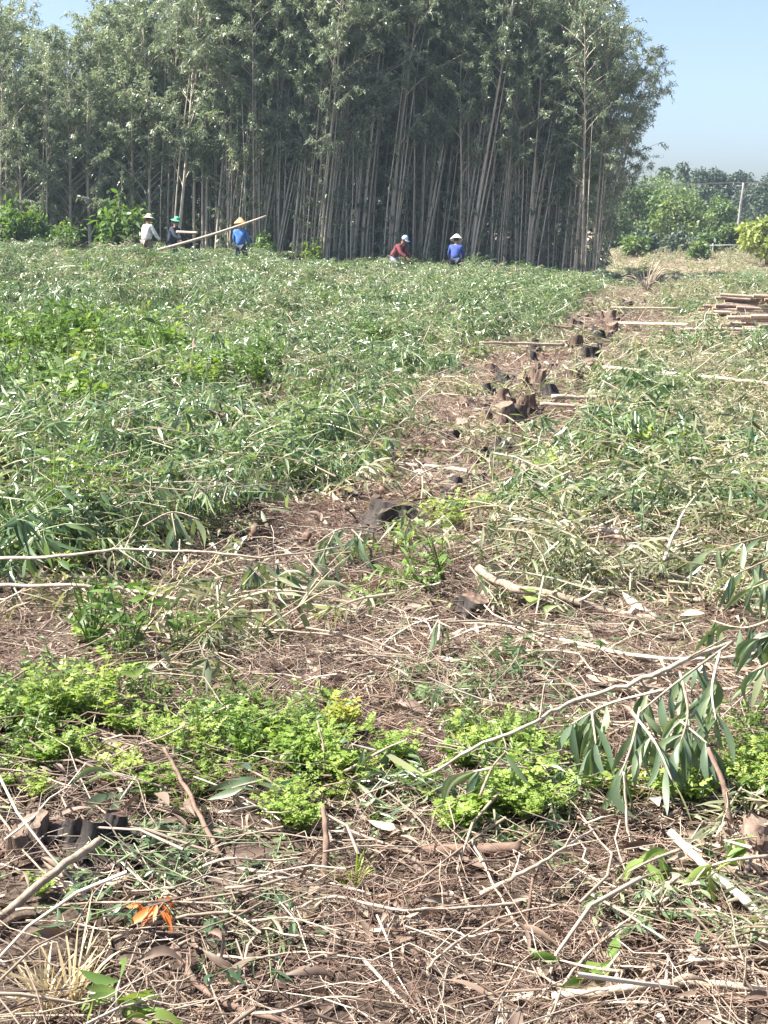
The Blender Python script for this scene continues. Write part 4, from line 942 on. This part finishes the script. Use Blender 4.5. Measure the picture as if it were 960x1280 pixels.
# ------------------------------------------------------------------ bare grey brush at the edge of the shade
def bare_brush():
    b = at(808, 366); rg = np.random.default_rng(4); e = empty('dead_brush', b); q = np.linspace(0, 1, 7)
    for k in range(26):
        a = rg.uniform(0, 6.28); sp = rg.uniform(0.2, 1.1); hh = rg.uniform(0.25, 0.85)
        p = np.stack([math.cos(a) * sp * q, math.sin(a) * 0.7 * sp * q, hh * np.sin(q * 1.9)], -1) + np.cumsum(rg.normal(0, 0.03, (7, 3)), 0) * q[:, None]; p[0, 2] = -0.02
        mb = MB(); tubes(mb, p, 0.016 * (1 - 0.75 * q), sides=4); o = obj('branch', mb.mesh('branch', 'branch'), e)
    tag(e, 'heap of bare grey dead branches where the stump row meets the shade', 'dead brush')
bare_brush()

# ------------------------------------------------------------------ weeds in front
def weed_proto(seed, mat, stems=11, h=0.16, spread=0.13, leaflet=0.017):
    rg = np.random.default_rng(seed); st = MB(); fo = MB(); q = np.linspace(0, 1, 6); paths = []; P = []; D = []; Nn = []
    for s in range(stems):
        az = rg.uniform(0, 6.28); sp = spread * math.sqrt(rg.random()); hh = h * rg.uniform(0.5, 1.1)
        pp = np.stack([math.cos(az) * sp * q ** 1.2, math.sin(az) * sp * q ** 1.2, hh * q], -1) + rg.normal(0, 0.004, (6, 3)) * q[:, None]; paths.append(pp)
        for l in range(9):
            g = 0.25 + 0.75 * (l + rg.random()) / 9; b = np.array([np.interp(g, q, pp[:, i]) for i in range(3)])
            a2 = rg.uniform(0, 6.28); d = norm(np.array([math.cos(a2), math.sin(a2), rg.uniform(0.1, 0.7)])); ln = rg.uniform(0.03, 0.06)
            side = norm(np.cross(d, [0, 0, 1.0])); up = np.cross(side, d)
            for k in range(4):
                c = b + d * ln * (0.3 + 0.7 * k / 3)
                for sg in (-1, 1):
                    P.append(c); D.append(side * sg * 0.9 + d * 0.5 + rg.normal(0, 0.15, 3)); Nn.append(up + rg.normal(0, 0.25, 3))
            P.append(b + d * ln); D.append(d); Nn.append(up)
    n = len(P)
    tubes(st, np.array(paths), np.array([0.0018 * (1 - q) + 0.0008] * stems), sides=3, cap=False)
    blades(fo, P, D, Nn, rg.uniform(0.7, 1.3, n) * leaflet, rg.uniform(0.5, 0.75, n) * leaflet, droop=rg.uniform(0, 0.3, n), seg=3, tint=np.clip(rg.normal(0.5, 0.2, n), 0, 1))
    return st.mesh('stem', mat), fo.mesh('foliage', mat)
WEED = [weed_proto(700 + k, 'weed', stems=8 + 2 * k, h=0.11 + 0.03 * k, spread=0.10 + 0.02 * k, leaflet=(0.013, 0.019, 0.016, 0.024, 0.015)[k]) for k in range(5)]
WEED_Y = weed_proto(720, 'yellow_weed', stems=6, h=0.15, spread=0.06)
WPOS = [(30, 985, 1.0), (85, 950, 1.2), (120, 935, 1.35), (160, 945, 1.3), (190, 965, 1.2), (60, 1000, 1.0), (5, 1010, 0.9), (110, 985, 1.1), (150, 995, 1.0), (230, 965, 1.0), (262, 985, 1.0), (300, 990, 1.0), (338, 955, 1.15),
        (368, 975, 1.2), (400, 970, 1.2), (350, 1000, 1.0), (430, 985, 1.0), (475, 985, 0.95), (520, 975, 0.9), (545, 1010, 1.0), (480, 1035, 0.9), (570, 1040, 1.0), (600, 970, 0.8), (630, 1030, 1.15), (665, 1045, 1.2), (695, 1040, 1.2), (715, 1010, 1.1),
        (640, 1000, 1.0), (930, 985, 1.0), (955, 1000, 1.0), (890, 1000, 0.9), (440, 1040, 0.9), (400, 1030, 0.8), (60, 1145, 0.55), (340, 1025, 0.9), (510, 1020, 1.0), (600, 1055, 0.9), (740, 1025, 0.9), (200, 1000, 0.8), (-20, 970, 1.0), (980, 980, 1.0), (45, 955, 0.9),
        (680, 985, 1.0), (590, 1005, 1.0), (455, 1010, 1.0), (420, 1005, 1.0), (280, 1010, .9), (240, 1000, .9), (370, 1045, .7), (860, 985, .8), (905, 975, .9), (770, 1030, 1.0), (800, 1045, .9), (840, 1015, .9), (930, 1010, .9), (750, 985, .9), (960, 960, 1.0), (880, 950, .8)]
for k, (u, v, s) in enumerate(WPOS):
    e = empty('weed_clump', at(u + random.uniform(-20, 20), v - 14 + random.uniform(-26, 22)), random.uniform(0, 6.28), s * random.uniform(0.40, 0.88))
    a, b = WEED[k % 5]; obj('stem', a, e); obj('foliage', b, e)['kind'] = 'stuff'
    big = k in (1, 2, 3)
    tag(e, {1: 'outer part of the tall bright weed bush behind the charred stump', 2: 'tallest bright weed bush, behind the charred stump', 3: 'weed bush on the inner flank of the tallest bright one'}.get(k, 'bright green small-leaved weed clump in the front weed band'), 'weed', 'weeds of the front band')
for (u, v, s, lab) in [(432, 930, 1.0, 'small yellow weed standing in the green weed band'), (105, 492, 2.6, 'yellow-green plant in the hollow of the leafy field'), (178, 400, 3.2, 'yellowing plant far up in the leafy field')]:
    e = empty('yellow_weed', at(u, v), 0.4, s); obj('stem', WEED_Y[0], e); obj('foliage', WEED_Y[1], e)['kind'] = 'stuff'; tag(e, lab, 'weed')
for k, (u, v, s) in enumerate([(690, 605, 1.1), (815, 585, 1.5), (560, 668, 0.9), (440, 705, 0.8), (108, 805, 0.7), (500, 690, 0.8), (260, 560, 1.6), (250, 495, 2.0), (600, 640, 0.8), (700, 680, 0.9), (720, 640, 1.0), (90, 725, 0.9), (130, 700, 1.0)]):
    e = empty('weed_clump', at(u, v), random.uniform(0, 6.28), s); a, b = WEED[(k + 2) % 5]; obj('stem', a, e); obj('foliage', b, e)['kind'] = 'stuff'
    tag(e, 'lone bright weed clump sprouting among brush and litter', 'weed', 'lone weeds among the brush')
def grass_tuft(u, v, s, label, mat, n=34, L=(0.12, 0.30)):
    rg = np.random.default_rng(int(u + v)); e = empty('grass_tuft', at(u, v), 0, s); mb = MB()
    az = rg.uniform(0, 6.28, n); o = np.stack([np.cos(az), np.sin(az), 0 * az], -1)
    blades(mb, o * rg.uniform(0, 0.03, n)[:, None], o * 0.45 + np.array([0, 0, 1.0]) + rg.normal(0, 0.15, (n, 3)), o + rg.normal(0, 0.3, (n, 3)), rg.uniform(*L, n), rg.uniform(0.004, 0.008, n), droop=rg.uniform(0.1, 0.5, n), seg=6, tint=rg.random(n))
    f = obj('blade_tuft', mb.mesh('blade_tuft', mat), e); f['kind'] = 'stuff'; tag(e, label, 'grass')
grass_tuft(90, 1262, 1.0, 'bleached dry grass tuft at the bottom corner', 'straw')
grass_tuft(55, 1270, 0.8, 'smaller bleached grass tuft beside the corner one', 'straw')
grass_tuft(440, 1112, 0.6, 'small green grass tuft below the dark upright stub', 'weed')
grass_tuft(600, 940, 0.6, 'pale grass tuft at the upper edge of the weed band', 'weed')
grass_tuft(235, 1030, 0.6, 'small grass tuft beside the slanting dark stick', 'weed')

# ------------------------------------------------------------------ leafy sprays with single leaves
def leaf_meshes(mat, n=12, wr=(0.13, 0.20)):
    out = []
    for k in range(n):
        rg = np.random.default_rng(800 + k); mb = MB()
        blades(mb, [[0, 0, 0]], [[1, 0, 0]], [[0, 0, 1]], 1.0, rg.uniform(*wr), droop=rg.uniform(-0.1, 0.35), sickle=rg.normal(0, 0.13), fold=rg.uniform(0.1, 0.5), seg=6, tint=rg.uniform(0.0, 1.0), twist=rg.normal(0, 1.0))
        out.append(mb.mesh('leaf', mat))
    return out
LEAF = {'grey': leaf_meshes('phyllode_near'), 'bright': leaf_meshes('herb', 6, (0.24, 0.34)), 'orange': leaf_meshes('orange_leaf', 4, (0.2, 0.3))}
def place_leaf(me, parent, origin, p, d, nrm, L):
    d = norm(d); s = norm(np.cross(d, nrm)); n = np.cross(s, d)
    o = obj('leaf', me, parent)
    m = Matrix(((d[0], -s[0], n[0], p[0] - origin[0]), (d[1], -s[1], n[1], p[1] - origin[1]), (d[2], -s[2], n[2], p[2] - origin[2]), (0, 0, 0, 1)))
    o.matrix_local = m @ Matrix.Diagonal((L, L, L, 1))
def spray(stems, n, label, kind='grey', L=(0.11, 0.18), hang=1.0, seed=0, r=0.004, spread=0.5, name='leafy_branch', stem_mat='branch', cat='branch'):
    """stems: lists of photo points (u, v, height); n leaves hang from them"""
    rg = np.random.default_rng(seed + 40)
    paths = [smooth_path([at(*p) for p in s], 10) for s in stems]; org = paths[0][0].copy()
    e = empty(name, org); q = np.linspace(0, 1, 10)
    for p in paths:
        mb = MB(); tubes(mb, p - org, r * (1 - 0.7 * q) + 0.0008, sides=6); obj('stem', mb.mesh('stem', stem_mat), e)
    for k in range(n):
        p = paths[k % len(paths)]; g = rg.uniform(0.15, 1.0); b = np.array([np.interp(g, q, p[:, i]) for i in range(3)])
        t = norm(p[-1] - p[0]); az = rg.uniform(0, 6.28)
        d = t * 0.35 + np.array([math.cos(az), math.sin(az), 0.1]) * spread + np.array([0, 0, -hang]) * rg.uniform(0.5, 1.2)
        nr = np.array([rg.normal(0, 0.6), -0.7 + rg.normal(0, 0.6), 0.5 + rg.normal(0, 0.4)])
        ln = rg.uniform(*L)
        dz = norm(d)[2] * ln; floor_ = float(gz(b[0], b[1])) + 0.01
        if b[2] + dz < floor_: d = norm(d); d[2] = (floor_ - b[2]) / ln; 
        place_leaf(LEAF[kind][rg.integers(0, len(LEAF[kind]))], e, org, b, d, nr, ln)
    tag(e, label, cat)
    return e
spray([[(915, 803, .32), (850, 850, .30), (800, 890, .27)], [(850, 840, .30), (860, 890, .27), (850, 930, .22)], [(830, 862, .29), (760, 880, .25), (715, 905, .2)], [(800, 885, .27), (790, 930, .23), (775, 970, .18)], [(850, 900, .26), (885, 930, .2)], [(900, 815, .32), (890, 860, .28), (895, 900, .24)], [(740, 890, .24), (745, 930, .18)], [(790, 890, .27), (820, 930, .22), (840, 975, .17)]], 120,
      'biggest hanging spray of dark grey-green leaves over the weed band', L=(0.10, 0.175), seed=1, hang=1.1)
spray([[(975, 770, .36), (930, 785, .34), (890, 775, .32)], [(975, 790, .36), (945, 800, .33)], [(960, 830, .3), (940, 840, .27)]], 26, 'leaf spray hanging at the border above the biggest spray', L=(0.11, 0.16), seed=2)
spray([[(370, 1000, .05), (335, 975, .09), (310, 962, .11)], [(330, 975, .09), (290, 985, .10)]], 9, 'low fan of broad pale leaves beside the slanting dark stick', L=(0.11, 0.16), hang=0.5, spread=0.9, seed=3)
spray([[(205, 985, .07), (165, 972, .10), (140, 965, .11)], [(170, 972, .1), (150, 1000, .07)]], 9, 'fan of dark leaves above the charred stump', L=(0.11, 0.16), hang=0.5, spread=0.9, seed=4)
spray([[(430, 965, .10), (480, 938, .16), (508, 925, .19)], [(470, 940, .15), (440, 930, .17)]], 9, 'spray of narrow leaves hanging in the middle of the weed band', L=(0.11, 0.16), seed=5)
spray([[(600, 995, .10), (615, 960, .16), (632, 940, .18)], [(615, 960, .16), (590, 965, .15)], [(620, 955, .16), (660, 960, .14)]], 16, 'leaf spray standing in front of the curved pale branch', L=(0.09, 0.15), seed=6, hang=0.8)
spray([[(548, 800, .11), (549, 775, .15), (535, 800, .13)], [(549, 778, .15), (565, 785, .15)]], 5, 'few leaves dangling from the red-brown upright twig', L=(0.11, 0.16), seed=7, hang=1.5, spread=0.25)
spray([[(150, 870, .04), (148, 850, .09), (146, 838, .11)], [(148, 850, .09), (160, 842, .1)]], 8, 'small sprout of fresh green leaves at the top of the weed bush', 'bright', L=(0.06, 0.11), hang=0.3, spread=0.9, seed=8)
spray([[(850, 1062, .10), (815, 1075, .10), (785, 1090, .08)], [(830, 1068, .1), (800, 1060, .11)]], 8, 'bright backlit leaves beneath the biggest hanging spray', 'bright', L=(0.06, 0.11), hang=0.5, spread=0.7, seed=9)
spray([[(480, 668, .12), (430, 660, .20), (395, 680, .18)], [(440, 662, .19), (455, 680, .15)], [(420, 662, .2), (405, 690, .15)]], 24, 'drooping leaf spray at the near end of the leafy brush', L=(0.13, 0.19), seed=10, hang=1.0)
spray([[(700, 760, .06), (680, 745, .10), (668, 740, .11)], [(690, 752, .08), (705, 765, .07)]], 7, 'fresh green leaves on the grey weathered log', 'bright', L=(0.08, 0.12), hang=0.6, spread=0.8, seed=11)
spray([[(150, 1290, .03), (145, 1250, .09), (150, 1225, .12)], [(145, 1250, .09), (110, 1240, .09)], [(150, 1250, .08), (180, 1260, .06)], [(140, 1275, .05), (200, 1275, .05)]], 22, 'broad green leaves growing at the bottom corner', 'bright', L=(0.05, 0.09), hang=0.2, spread=0.9, seed=12)
spray([[(975, 665, .30), (920, 680, .30), (880, 690, .26)], [(960, 700, .3), (915, 720, .26)], [(975, 720, .3), (940, 735, .26)]], 34, 'grey-green leaf spray low in the wilting brush', L=(0.12, 0.18), seed=13)
spray([[(300, 700, .24), (340, 705, .22), (380, 700, .2)], [(310, 705, .22), (325, 725, .17)], [(350, 705, .2), (365, 720, .17)]], 26, 'leaf spray under the long thin pale branch', L=(0.12, 0.18), seed=14)
spray([[(960, 1070, .14), (915, 1075, .14), (880, 1085, .1)], [(940, 1060, .16), (905, 1050, .15)]], 10, 'dark broad leaves beside the broken pinkish stump', 'bright', L=(0.07, 0.11), hang=0.8, seed=15)
spray([[(780, 1215, .05), (740, 1210, .06), (700, 1200, .05)], [(760, 1210, .06), (775, 1190, .07)]], 7, 'green leaves half buried under the level bottom stick', 'bright', L=(0.06, 0.1), hang=0.2, spread=0.8, seed=16)
spray([[(10, 640, .2), (70, 650, .26), (130, 640, .26)], [(80, 648, .26), (100, 665, .2)], [(50, 650, .25), (40, 675, .18)]], 30, 'leaf spray arching at the front corner of the leafy brush', L=(0.13, 0.19), seed=17, hang=0.6)
spray([[(180, 660, .22), (215, 640, .28), (250, 650, .26)], [(215, 642, .28), (220, 670, .2)]], 22, 'leaf spray hanging over the long thin branch', L=(0.13, 0.19), seed=18)
spray([[(240, 1118, .07), (205, 1128, .08), (180, 1135, .07)], [(205, 1128, .08), (195, 1140, .07)], [(215, 1125, .08), (165, 1130, .08)]], 14, 'spray of dead orange leaves at the charred stump', 'orange', L=(0.045, 0.075), hang=0.6, spread=0.6, seed=19, r=0.002, stem_mat='branch_dark')
spray([[(118, 1040, .03), (110, 1035, .05)]], 1, 'single orange leaf curled behind the charred stump', 'orange', L=(0.04, 0.05), hang=0.1, seed=20, r=0.002)

# ------------------------------------------------------------------ people and the carried pole
SKIN = cloth_mat('skin', (0.30, 0.17, 0.11), rough=0.6, var=0.08)
HAIR = cloth_mat('hair', (0.012, 0.010, 0.009), rough=0.5)
DARK = cloth_mat('eye_dark', (0.02, 0.015, 0.012), rough=0.3)
def skinned(name, V, E, R, mat, parent, sub=1, root=0):
    me = bpy.data.meshes.new(name); me.from_pydata([tuple(v) for v in V], E, []); me.materials.append(mat)
    o = obj(name, me, parent)
    md = o.modifiers.new('skin', 'SKIN'); md.use_smooth_shade = True
    for i, r in enumerate(R):
        sv = me.skin_vertices[0].data[i]; sv.radius = r if isinstance(r, tuple) else (r, r); sv.use_root = (i == root)
    if sub:
        m2 = o.modifiers.new('smooth', 'SUBSURF'); m2.levels = sub; m2.render_levels = sub
    return o
def person(loc, rz, label, shirt, trousers, hat_kind, hat_c, lean=0.1, crouch=0.0, arms=None, scale=1.0, sleeve=True, loose=1.0):
    """a worker facing local -Y; lean bends the trunk forward (radians), crouch lowers the hips (m); arms: two hand targets in local space"""
    e = empty('person', loc, rz, scale)
    hipz = 0.86 - crouch
    f = np.array([0, -math.sin(lean), math.cos(lean)]); fw = np.array([0, -math.cos(lean), -math.sin(lean)])
    pel = np.array([0, 0.02 + 0.15 * lean, hipz]); sp = pel + f * 0.22; ch = pel + f * 0.42; nk = pel + f * 0.54
    hd = nk + norm(f * 0.8 + np.array([0, -0.1, 0.35])) * 0.10; ht = hd + norm(f * 0.7 + np.array([0, -0.05, 0.5])) * 0.13
    V = [pel, sp, ch, nk, hd, ht]; E = [(0, 1), (1, 2), (2, 3), (3, 4), (4, 5)]; R = [(0.12, 0.10), (0.12, 0.095), (0.14, 0.105), 0.052, (0.078, 0.092), (0.074, 0.085)]
    up = f
    arm_pts = []
    for s, tgt in zip((-1, 1), arms or [(-0.26, -0.08, hipz - 0.05), (0.26, -0.08, hipz - 0.05)]):
        sh = ch + np.array([s * 0.175, 0, 0]) + f * 0.05; tgt = np.array(tgt, float)
        d = tgt - sh; L = min(np.linalg.norm(d), 0.53); wr = sh + norm(d) * L
        bend = math.sqrt(max(0, 0.275 ** 2 - (L / 2) ** 2)); el = (sh + wr) / 2 + norm(np.array([s * 0.7, 0.5, -0.5])) * bend
        i = len(V); V += [sh, el, wr]; E += [(2, i), (i, i + 1), (i + 1, i + 2)]; R += [0.062, 0.045, 0.030]
        arm_pts.append((sh, el, wr))
        hdv = norm(wr - el); pm = wr + hdv * 0.06; V.append(pm); E.append((i + 2, i + 3)); R.append((0.036, 0.016))
        sd = norm(np.cross(hdv, [0, 1, 0.01]))
        for k in range(4):
            k1 = pm + hdv * 0.035 + sd * (k - 1.5) * 0.019; k2 = k1 + hdv * (0.032 - 0.004 * abs(k - 1.3)) + np.array([0, -0.012, -0.008])
            j = len(V); V += [k1, k2]; E += [(i + 3, j), (j, j + 1)]; R += [0.009, 0.007]
        t1 = wr + hdv * 0.03 + sd * 0.036 * s; t2 = t1 + hdv * 0.03 + sd * 0.012 * s; j = len(V); V += [t1, t2]; E += [(i + 2, j), (j, j + 1)]; R += [0.010, 0.008]
    legs = []
    for s in (-1, 1):
        hp = pel + np.array([s * 0.085, 0, -0.04]); an = np.array([s * (0.11 + 0.1 * crouch), 0.05 + (0.10 if s > 0 else -0.06), 0.08])
        d = an - hp; L = np.linalg.norm(d); bend = math.sqrt(max(0.0004, 0.41 ** 2 - (min(L, 0.815) / 2) ** 2)); kn = (hp + an) / 2 + np.array([s * 0.3 * bend, -bend, 0]); to = an + np.array([s * 0.02, -0.16, -0.05])
        i = len(V); V += [hp, kn, an, to]; E += [(0, i), (i, i + 1), (i + 1, i + 2), (i + 2, i + 3)]; R += [0.082, 0.055, 0.038, (0.036, 0.026)]
        legs.append((hp, kn, an))
    skinned('body', V, E, R, SKIN, e, sub=1)
    # clothes follow the same joints
    V = [pel - f * 0.06, sp, ch, nk - f * 0.03]; E = [(0, 1), (1, 2), (2, 3)]; R = [(0.19 * loose, 0.155 * loose), (0.175 * loose, 0.14 * loose), (0.175, 0.135), (0.075, 0.07)]
    for sh, el, wr in arm_pts:
        i = len(V); w2 = el + (wr - el) * (0.92 if sleeve else 0.1); V += [sh, el, w2]; E += [(2, i), (i, i + 1), (i + 1, i + 2)]; R += [0.088, 0.070, 0.052]
    skinned('shirt', V, E, R, shirt, e, sub=1)
    V = [pel + f * 0.02]; E = []; R = [(0.150, 0.125)]
    for hp, kn, an in legs:
        i = len(V); V += [hp, kn, an + np.array([0, 0, 0.03])]; E += [(0, i), (i, i + 1), (i + 1, i + 2)]; R += [0.105, 0.08, 0.062]
    skinned('trousers', V, E, R, trousers, e, sub=1)
    for hp, kn, an in legs:
        mb = MB(); ellipsoid(mb, an + np.array([0, -0.06, -0.045]), (0.052, 0.14, 0.042), 10, 6); obj('boot', mb.mesh('boot', DARK), e)
    # face and hair
    zax = norm(ht - hd); yax = norm(np.array([0, 1.0, 0]) - zax * zax[1]); xax = np.cross(yax, zax); Rm = np.stack([xax, yax, zax], 1); cen = (hd + ht) / 2
    for s in (-1, 1):
        mb = MB(); ellipsoid(mb, cen + Rm @ np.array([s * 0.032, -0.088, 0.01]), (0.013, 0.008, 0.008), 8, 5); obj('eye', mb.mesh('eye', DARK), e)
        mb = MB(); ellipsoid(mb, cen + Rm @ np.array([s * 0.083, 0.0, 0.0]), (0.012, 0.022, 0.032), 8, 5); obj('ear', mb.mesh('ear', SKIN), e)
    mb = MB(); ellipsoid(mb, cen + Rm @ np.array([0, -0.10, -0.012]), (0.014, 0.02, 0.024), 8, 5); obj('nose', mb.mesh('nose', SKIN), e)
    mb = MB(); ellipsoid(mb, cen + Rm @ np.array([0, -0.09, -0.05]), (0.026, 0.008, 0.007), 8, 5); obj('mouth', mb.mesh('mouth', DARK), e)
    mb = MB(); ellipsoid(mb, cen + Rm @ np.array([0, 0.018, 0.025]), (0.088, 0.096, 0.105), 14, 8, rot=Rm); obj('hair', mb.mesh('hair', HAIR), e)
    top = cen + Rm @ np.array([0, 0.0, 0.055])
    mb = MB(); tilt = Rm
    if hat_kind == 'brim': lathe(mb, [(0.0, 0.135), (0.06, 0.13), (0.095, 0.10), (0.105, 0.04), (0.11, 0.02), (0.16, 0.008), (0.205, -0.012), (0.207, -0.006), (0.16, 0.014), (0.10, 0.03)], 20, top, tilt, 0.06)
    elif hat_kind == 'cone': lathe(mb, [(0.0, 0.17), (0.05, 0.145), (0.12, 0.075), (0.19, 0.0), (0.215, -0.035), (0.213, -0.045), (0.17, -0.01), (0.10, 0.06)], 20, top, tilt)
    else: lathe(mb, [(0.0, 0.12), (0.05, 0.112), (0.09, 0.08), (0.108, 0.03), (0.112, -0.015), (0.108, -0.02), (0.10, 0.0)], 20, top, tilt)
    hat = obj('hat', mb.mesh('hat', hat_c), e)
    if hat_kind == 'cap':
        mb = MB(); lathe(mb, [(0.02, 0.0), (0.09, -0.004), (0.10, -0.012), (0.09, -0.016), (0.02, -0.008)], 14, top + Rm @ np.array([0, -0.10, -0.005]), tilt); obj('peak', mb.mesh('peak', hat_c), hat)
    tag(e, label, 'person')
    return e
cm = cloth_mat
def stand_at(u, D): return ground_pt(u, D)
WHITE = cm('white_shirt', (0.68, 0.66, 0.64)); NAVY = cm('navy', (0.025, 0.035, 0.06)); BLUE = cm('blue_jacket', (0.05, 0.15, 0.42)); DBLUE = cm('deep_blue', (0.03, 0.06, 0.26)); MAROON = cm('maroon', (0.17, 0.035, 0.045)); GREY = cm('grey_cloth', (0.28, 0.28, 0.30))
person(stand_at(190, 46.0), 2.35, 'person in a loose white shirt and pale brimmed hat, gripping the pole foot', WHITE, cm('khaki', (0.20, 0.17, 0.13)), 'brim', cm('pale_hat', (0.62, 0.55, 0.42)), lean=0.18, arms=[(-0.34, -0.32, 0.80), (0.40, -0.20, 0.78)], loose=1.2)
person(stand_at(221, 47.2), 1.2, 'person in dark clothes and green hat, half hidden behind the pole', NAVY, NAVY, 'brim', cm('green_hat', (0.10, 0.42, 0.25)), lean=0.35, arms=[(-0.25, -0.5, 0.85), (0.2, -0.55, 0.9)])
person(stand_at(304, 46.4), 2.9, 'person in a bright blue jacket and orange hat under the raised pole end', BLUE, NAVY, 'cone', cm('orange_hat', (0.62, 0.30, 0.13)), lean=0.05, arms=[(-0.24, -0.25, 0.75), (0.22, -0.3, 0.8)])
person(stand_at(495, 47.0), 1.0, 'stooping person in a maroon shirt and pale blue cap among the trunks', MAROON, GREY, 'cap', cm('pale_cap', (0.50, 0.62, 0.78)), lean=0.75, crouch=0.12, arms=[(-0.18, -0.75, 0.45), (0.18, -0.7, 0.4)])
person(stand_at(568, 46.0), 3.0, 'stooping person in a deep blue jacket and white conical hat among the trunks', DBLUE, NAVY, 'cone', cm('white_hat', (0.78, 0.76, 0.70)), lean=0.55, crouch=0.2, arms=[(-0.2, -0.55, 0.5), (0.2, -0.55, 0.5)], scale=1.0)
def carried_pole():
    p0 = np.array(at_d(196, 313, 45.4)); p1 = np.array(at_d(333, 270, 46.0)); q = np.linspace(0, 1, 10)
    W = (p1 - p0) * q[:, None]; W[:, 2] -= 0.05 * np.sin(q * 3.14)
    mb = MB(); tubes(mb, W, 0.048 - 0.014 * q, sides=8, cap=True); o = obj('carried_pole', mb.mesh('carried_pole', 'log_bark'), None, p0)
    tag(o, 'long pale pole slanting up from the person in white', 'pole')
    p0 = np.array(at_d(221, 290, 46.9)); p1 = np.array(at_d(247, 291, 46.5)); W = (p1 - p0) * q[:, None]
    mb = MB(); tubes(mb, W, 0.05 - 0.01 * q, sides=8); o = obj('carried_pole', mb.mesh('carried_pole', 'log_bark'), None, p0)
    tag(o, 'short pole held level by the person in the green hat', 'pole')
carried_pole()

# ------------------------------------------------------------------ the hazy air
def haze():
    m = bpy.data.materials.new('haze'); m.use_nodes = True; N = m.node_tree.nodes; N.clear()
    v = N.new('ShaderNodeVolumePrincipled'); v.inputs['Color'].default_value = (0.62, 0.80, 1.0, 1); v.inputs['Density'].default_value = HAZE; v.inputs['Anisotropy'].default_value = 0.0
    o = N.new('ShaderNodeOutputMaterial'); m.node_tree.links.new(v.outputs[0], o.inputs['Volume'])
    x0, x1, y0, y1, z0, z1 = -70, 90, -20, 175, -1.6, 19
    V = [(x, y, z) for z in (z0, z1) for y in (y0, y1) for x in (x0, x1)]
    me = bpy.data.meshes.new('haze'); me.from_pydata(V, [], [(0, 2, 3, 1), (4, 5, 7, 6), (0, 1, 5, 4), (2, 6, 7, 3), (0, 4, 6, 2), (1, 3, 7, 5)]); me.materials.append(m)
    h = obj('haze', me); h['kind'] = 'stuff'; h['label'] = 'thin bluish haze in the air over the field'
HAZE = 0.00045
haze()
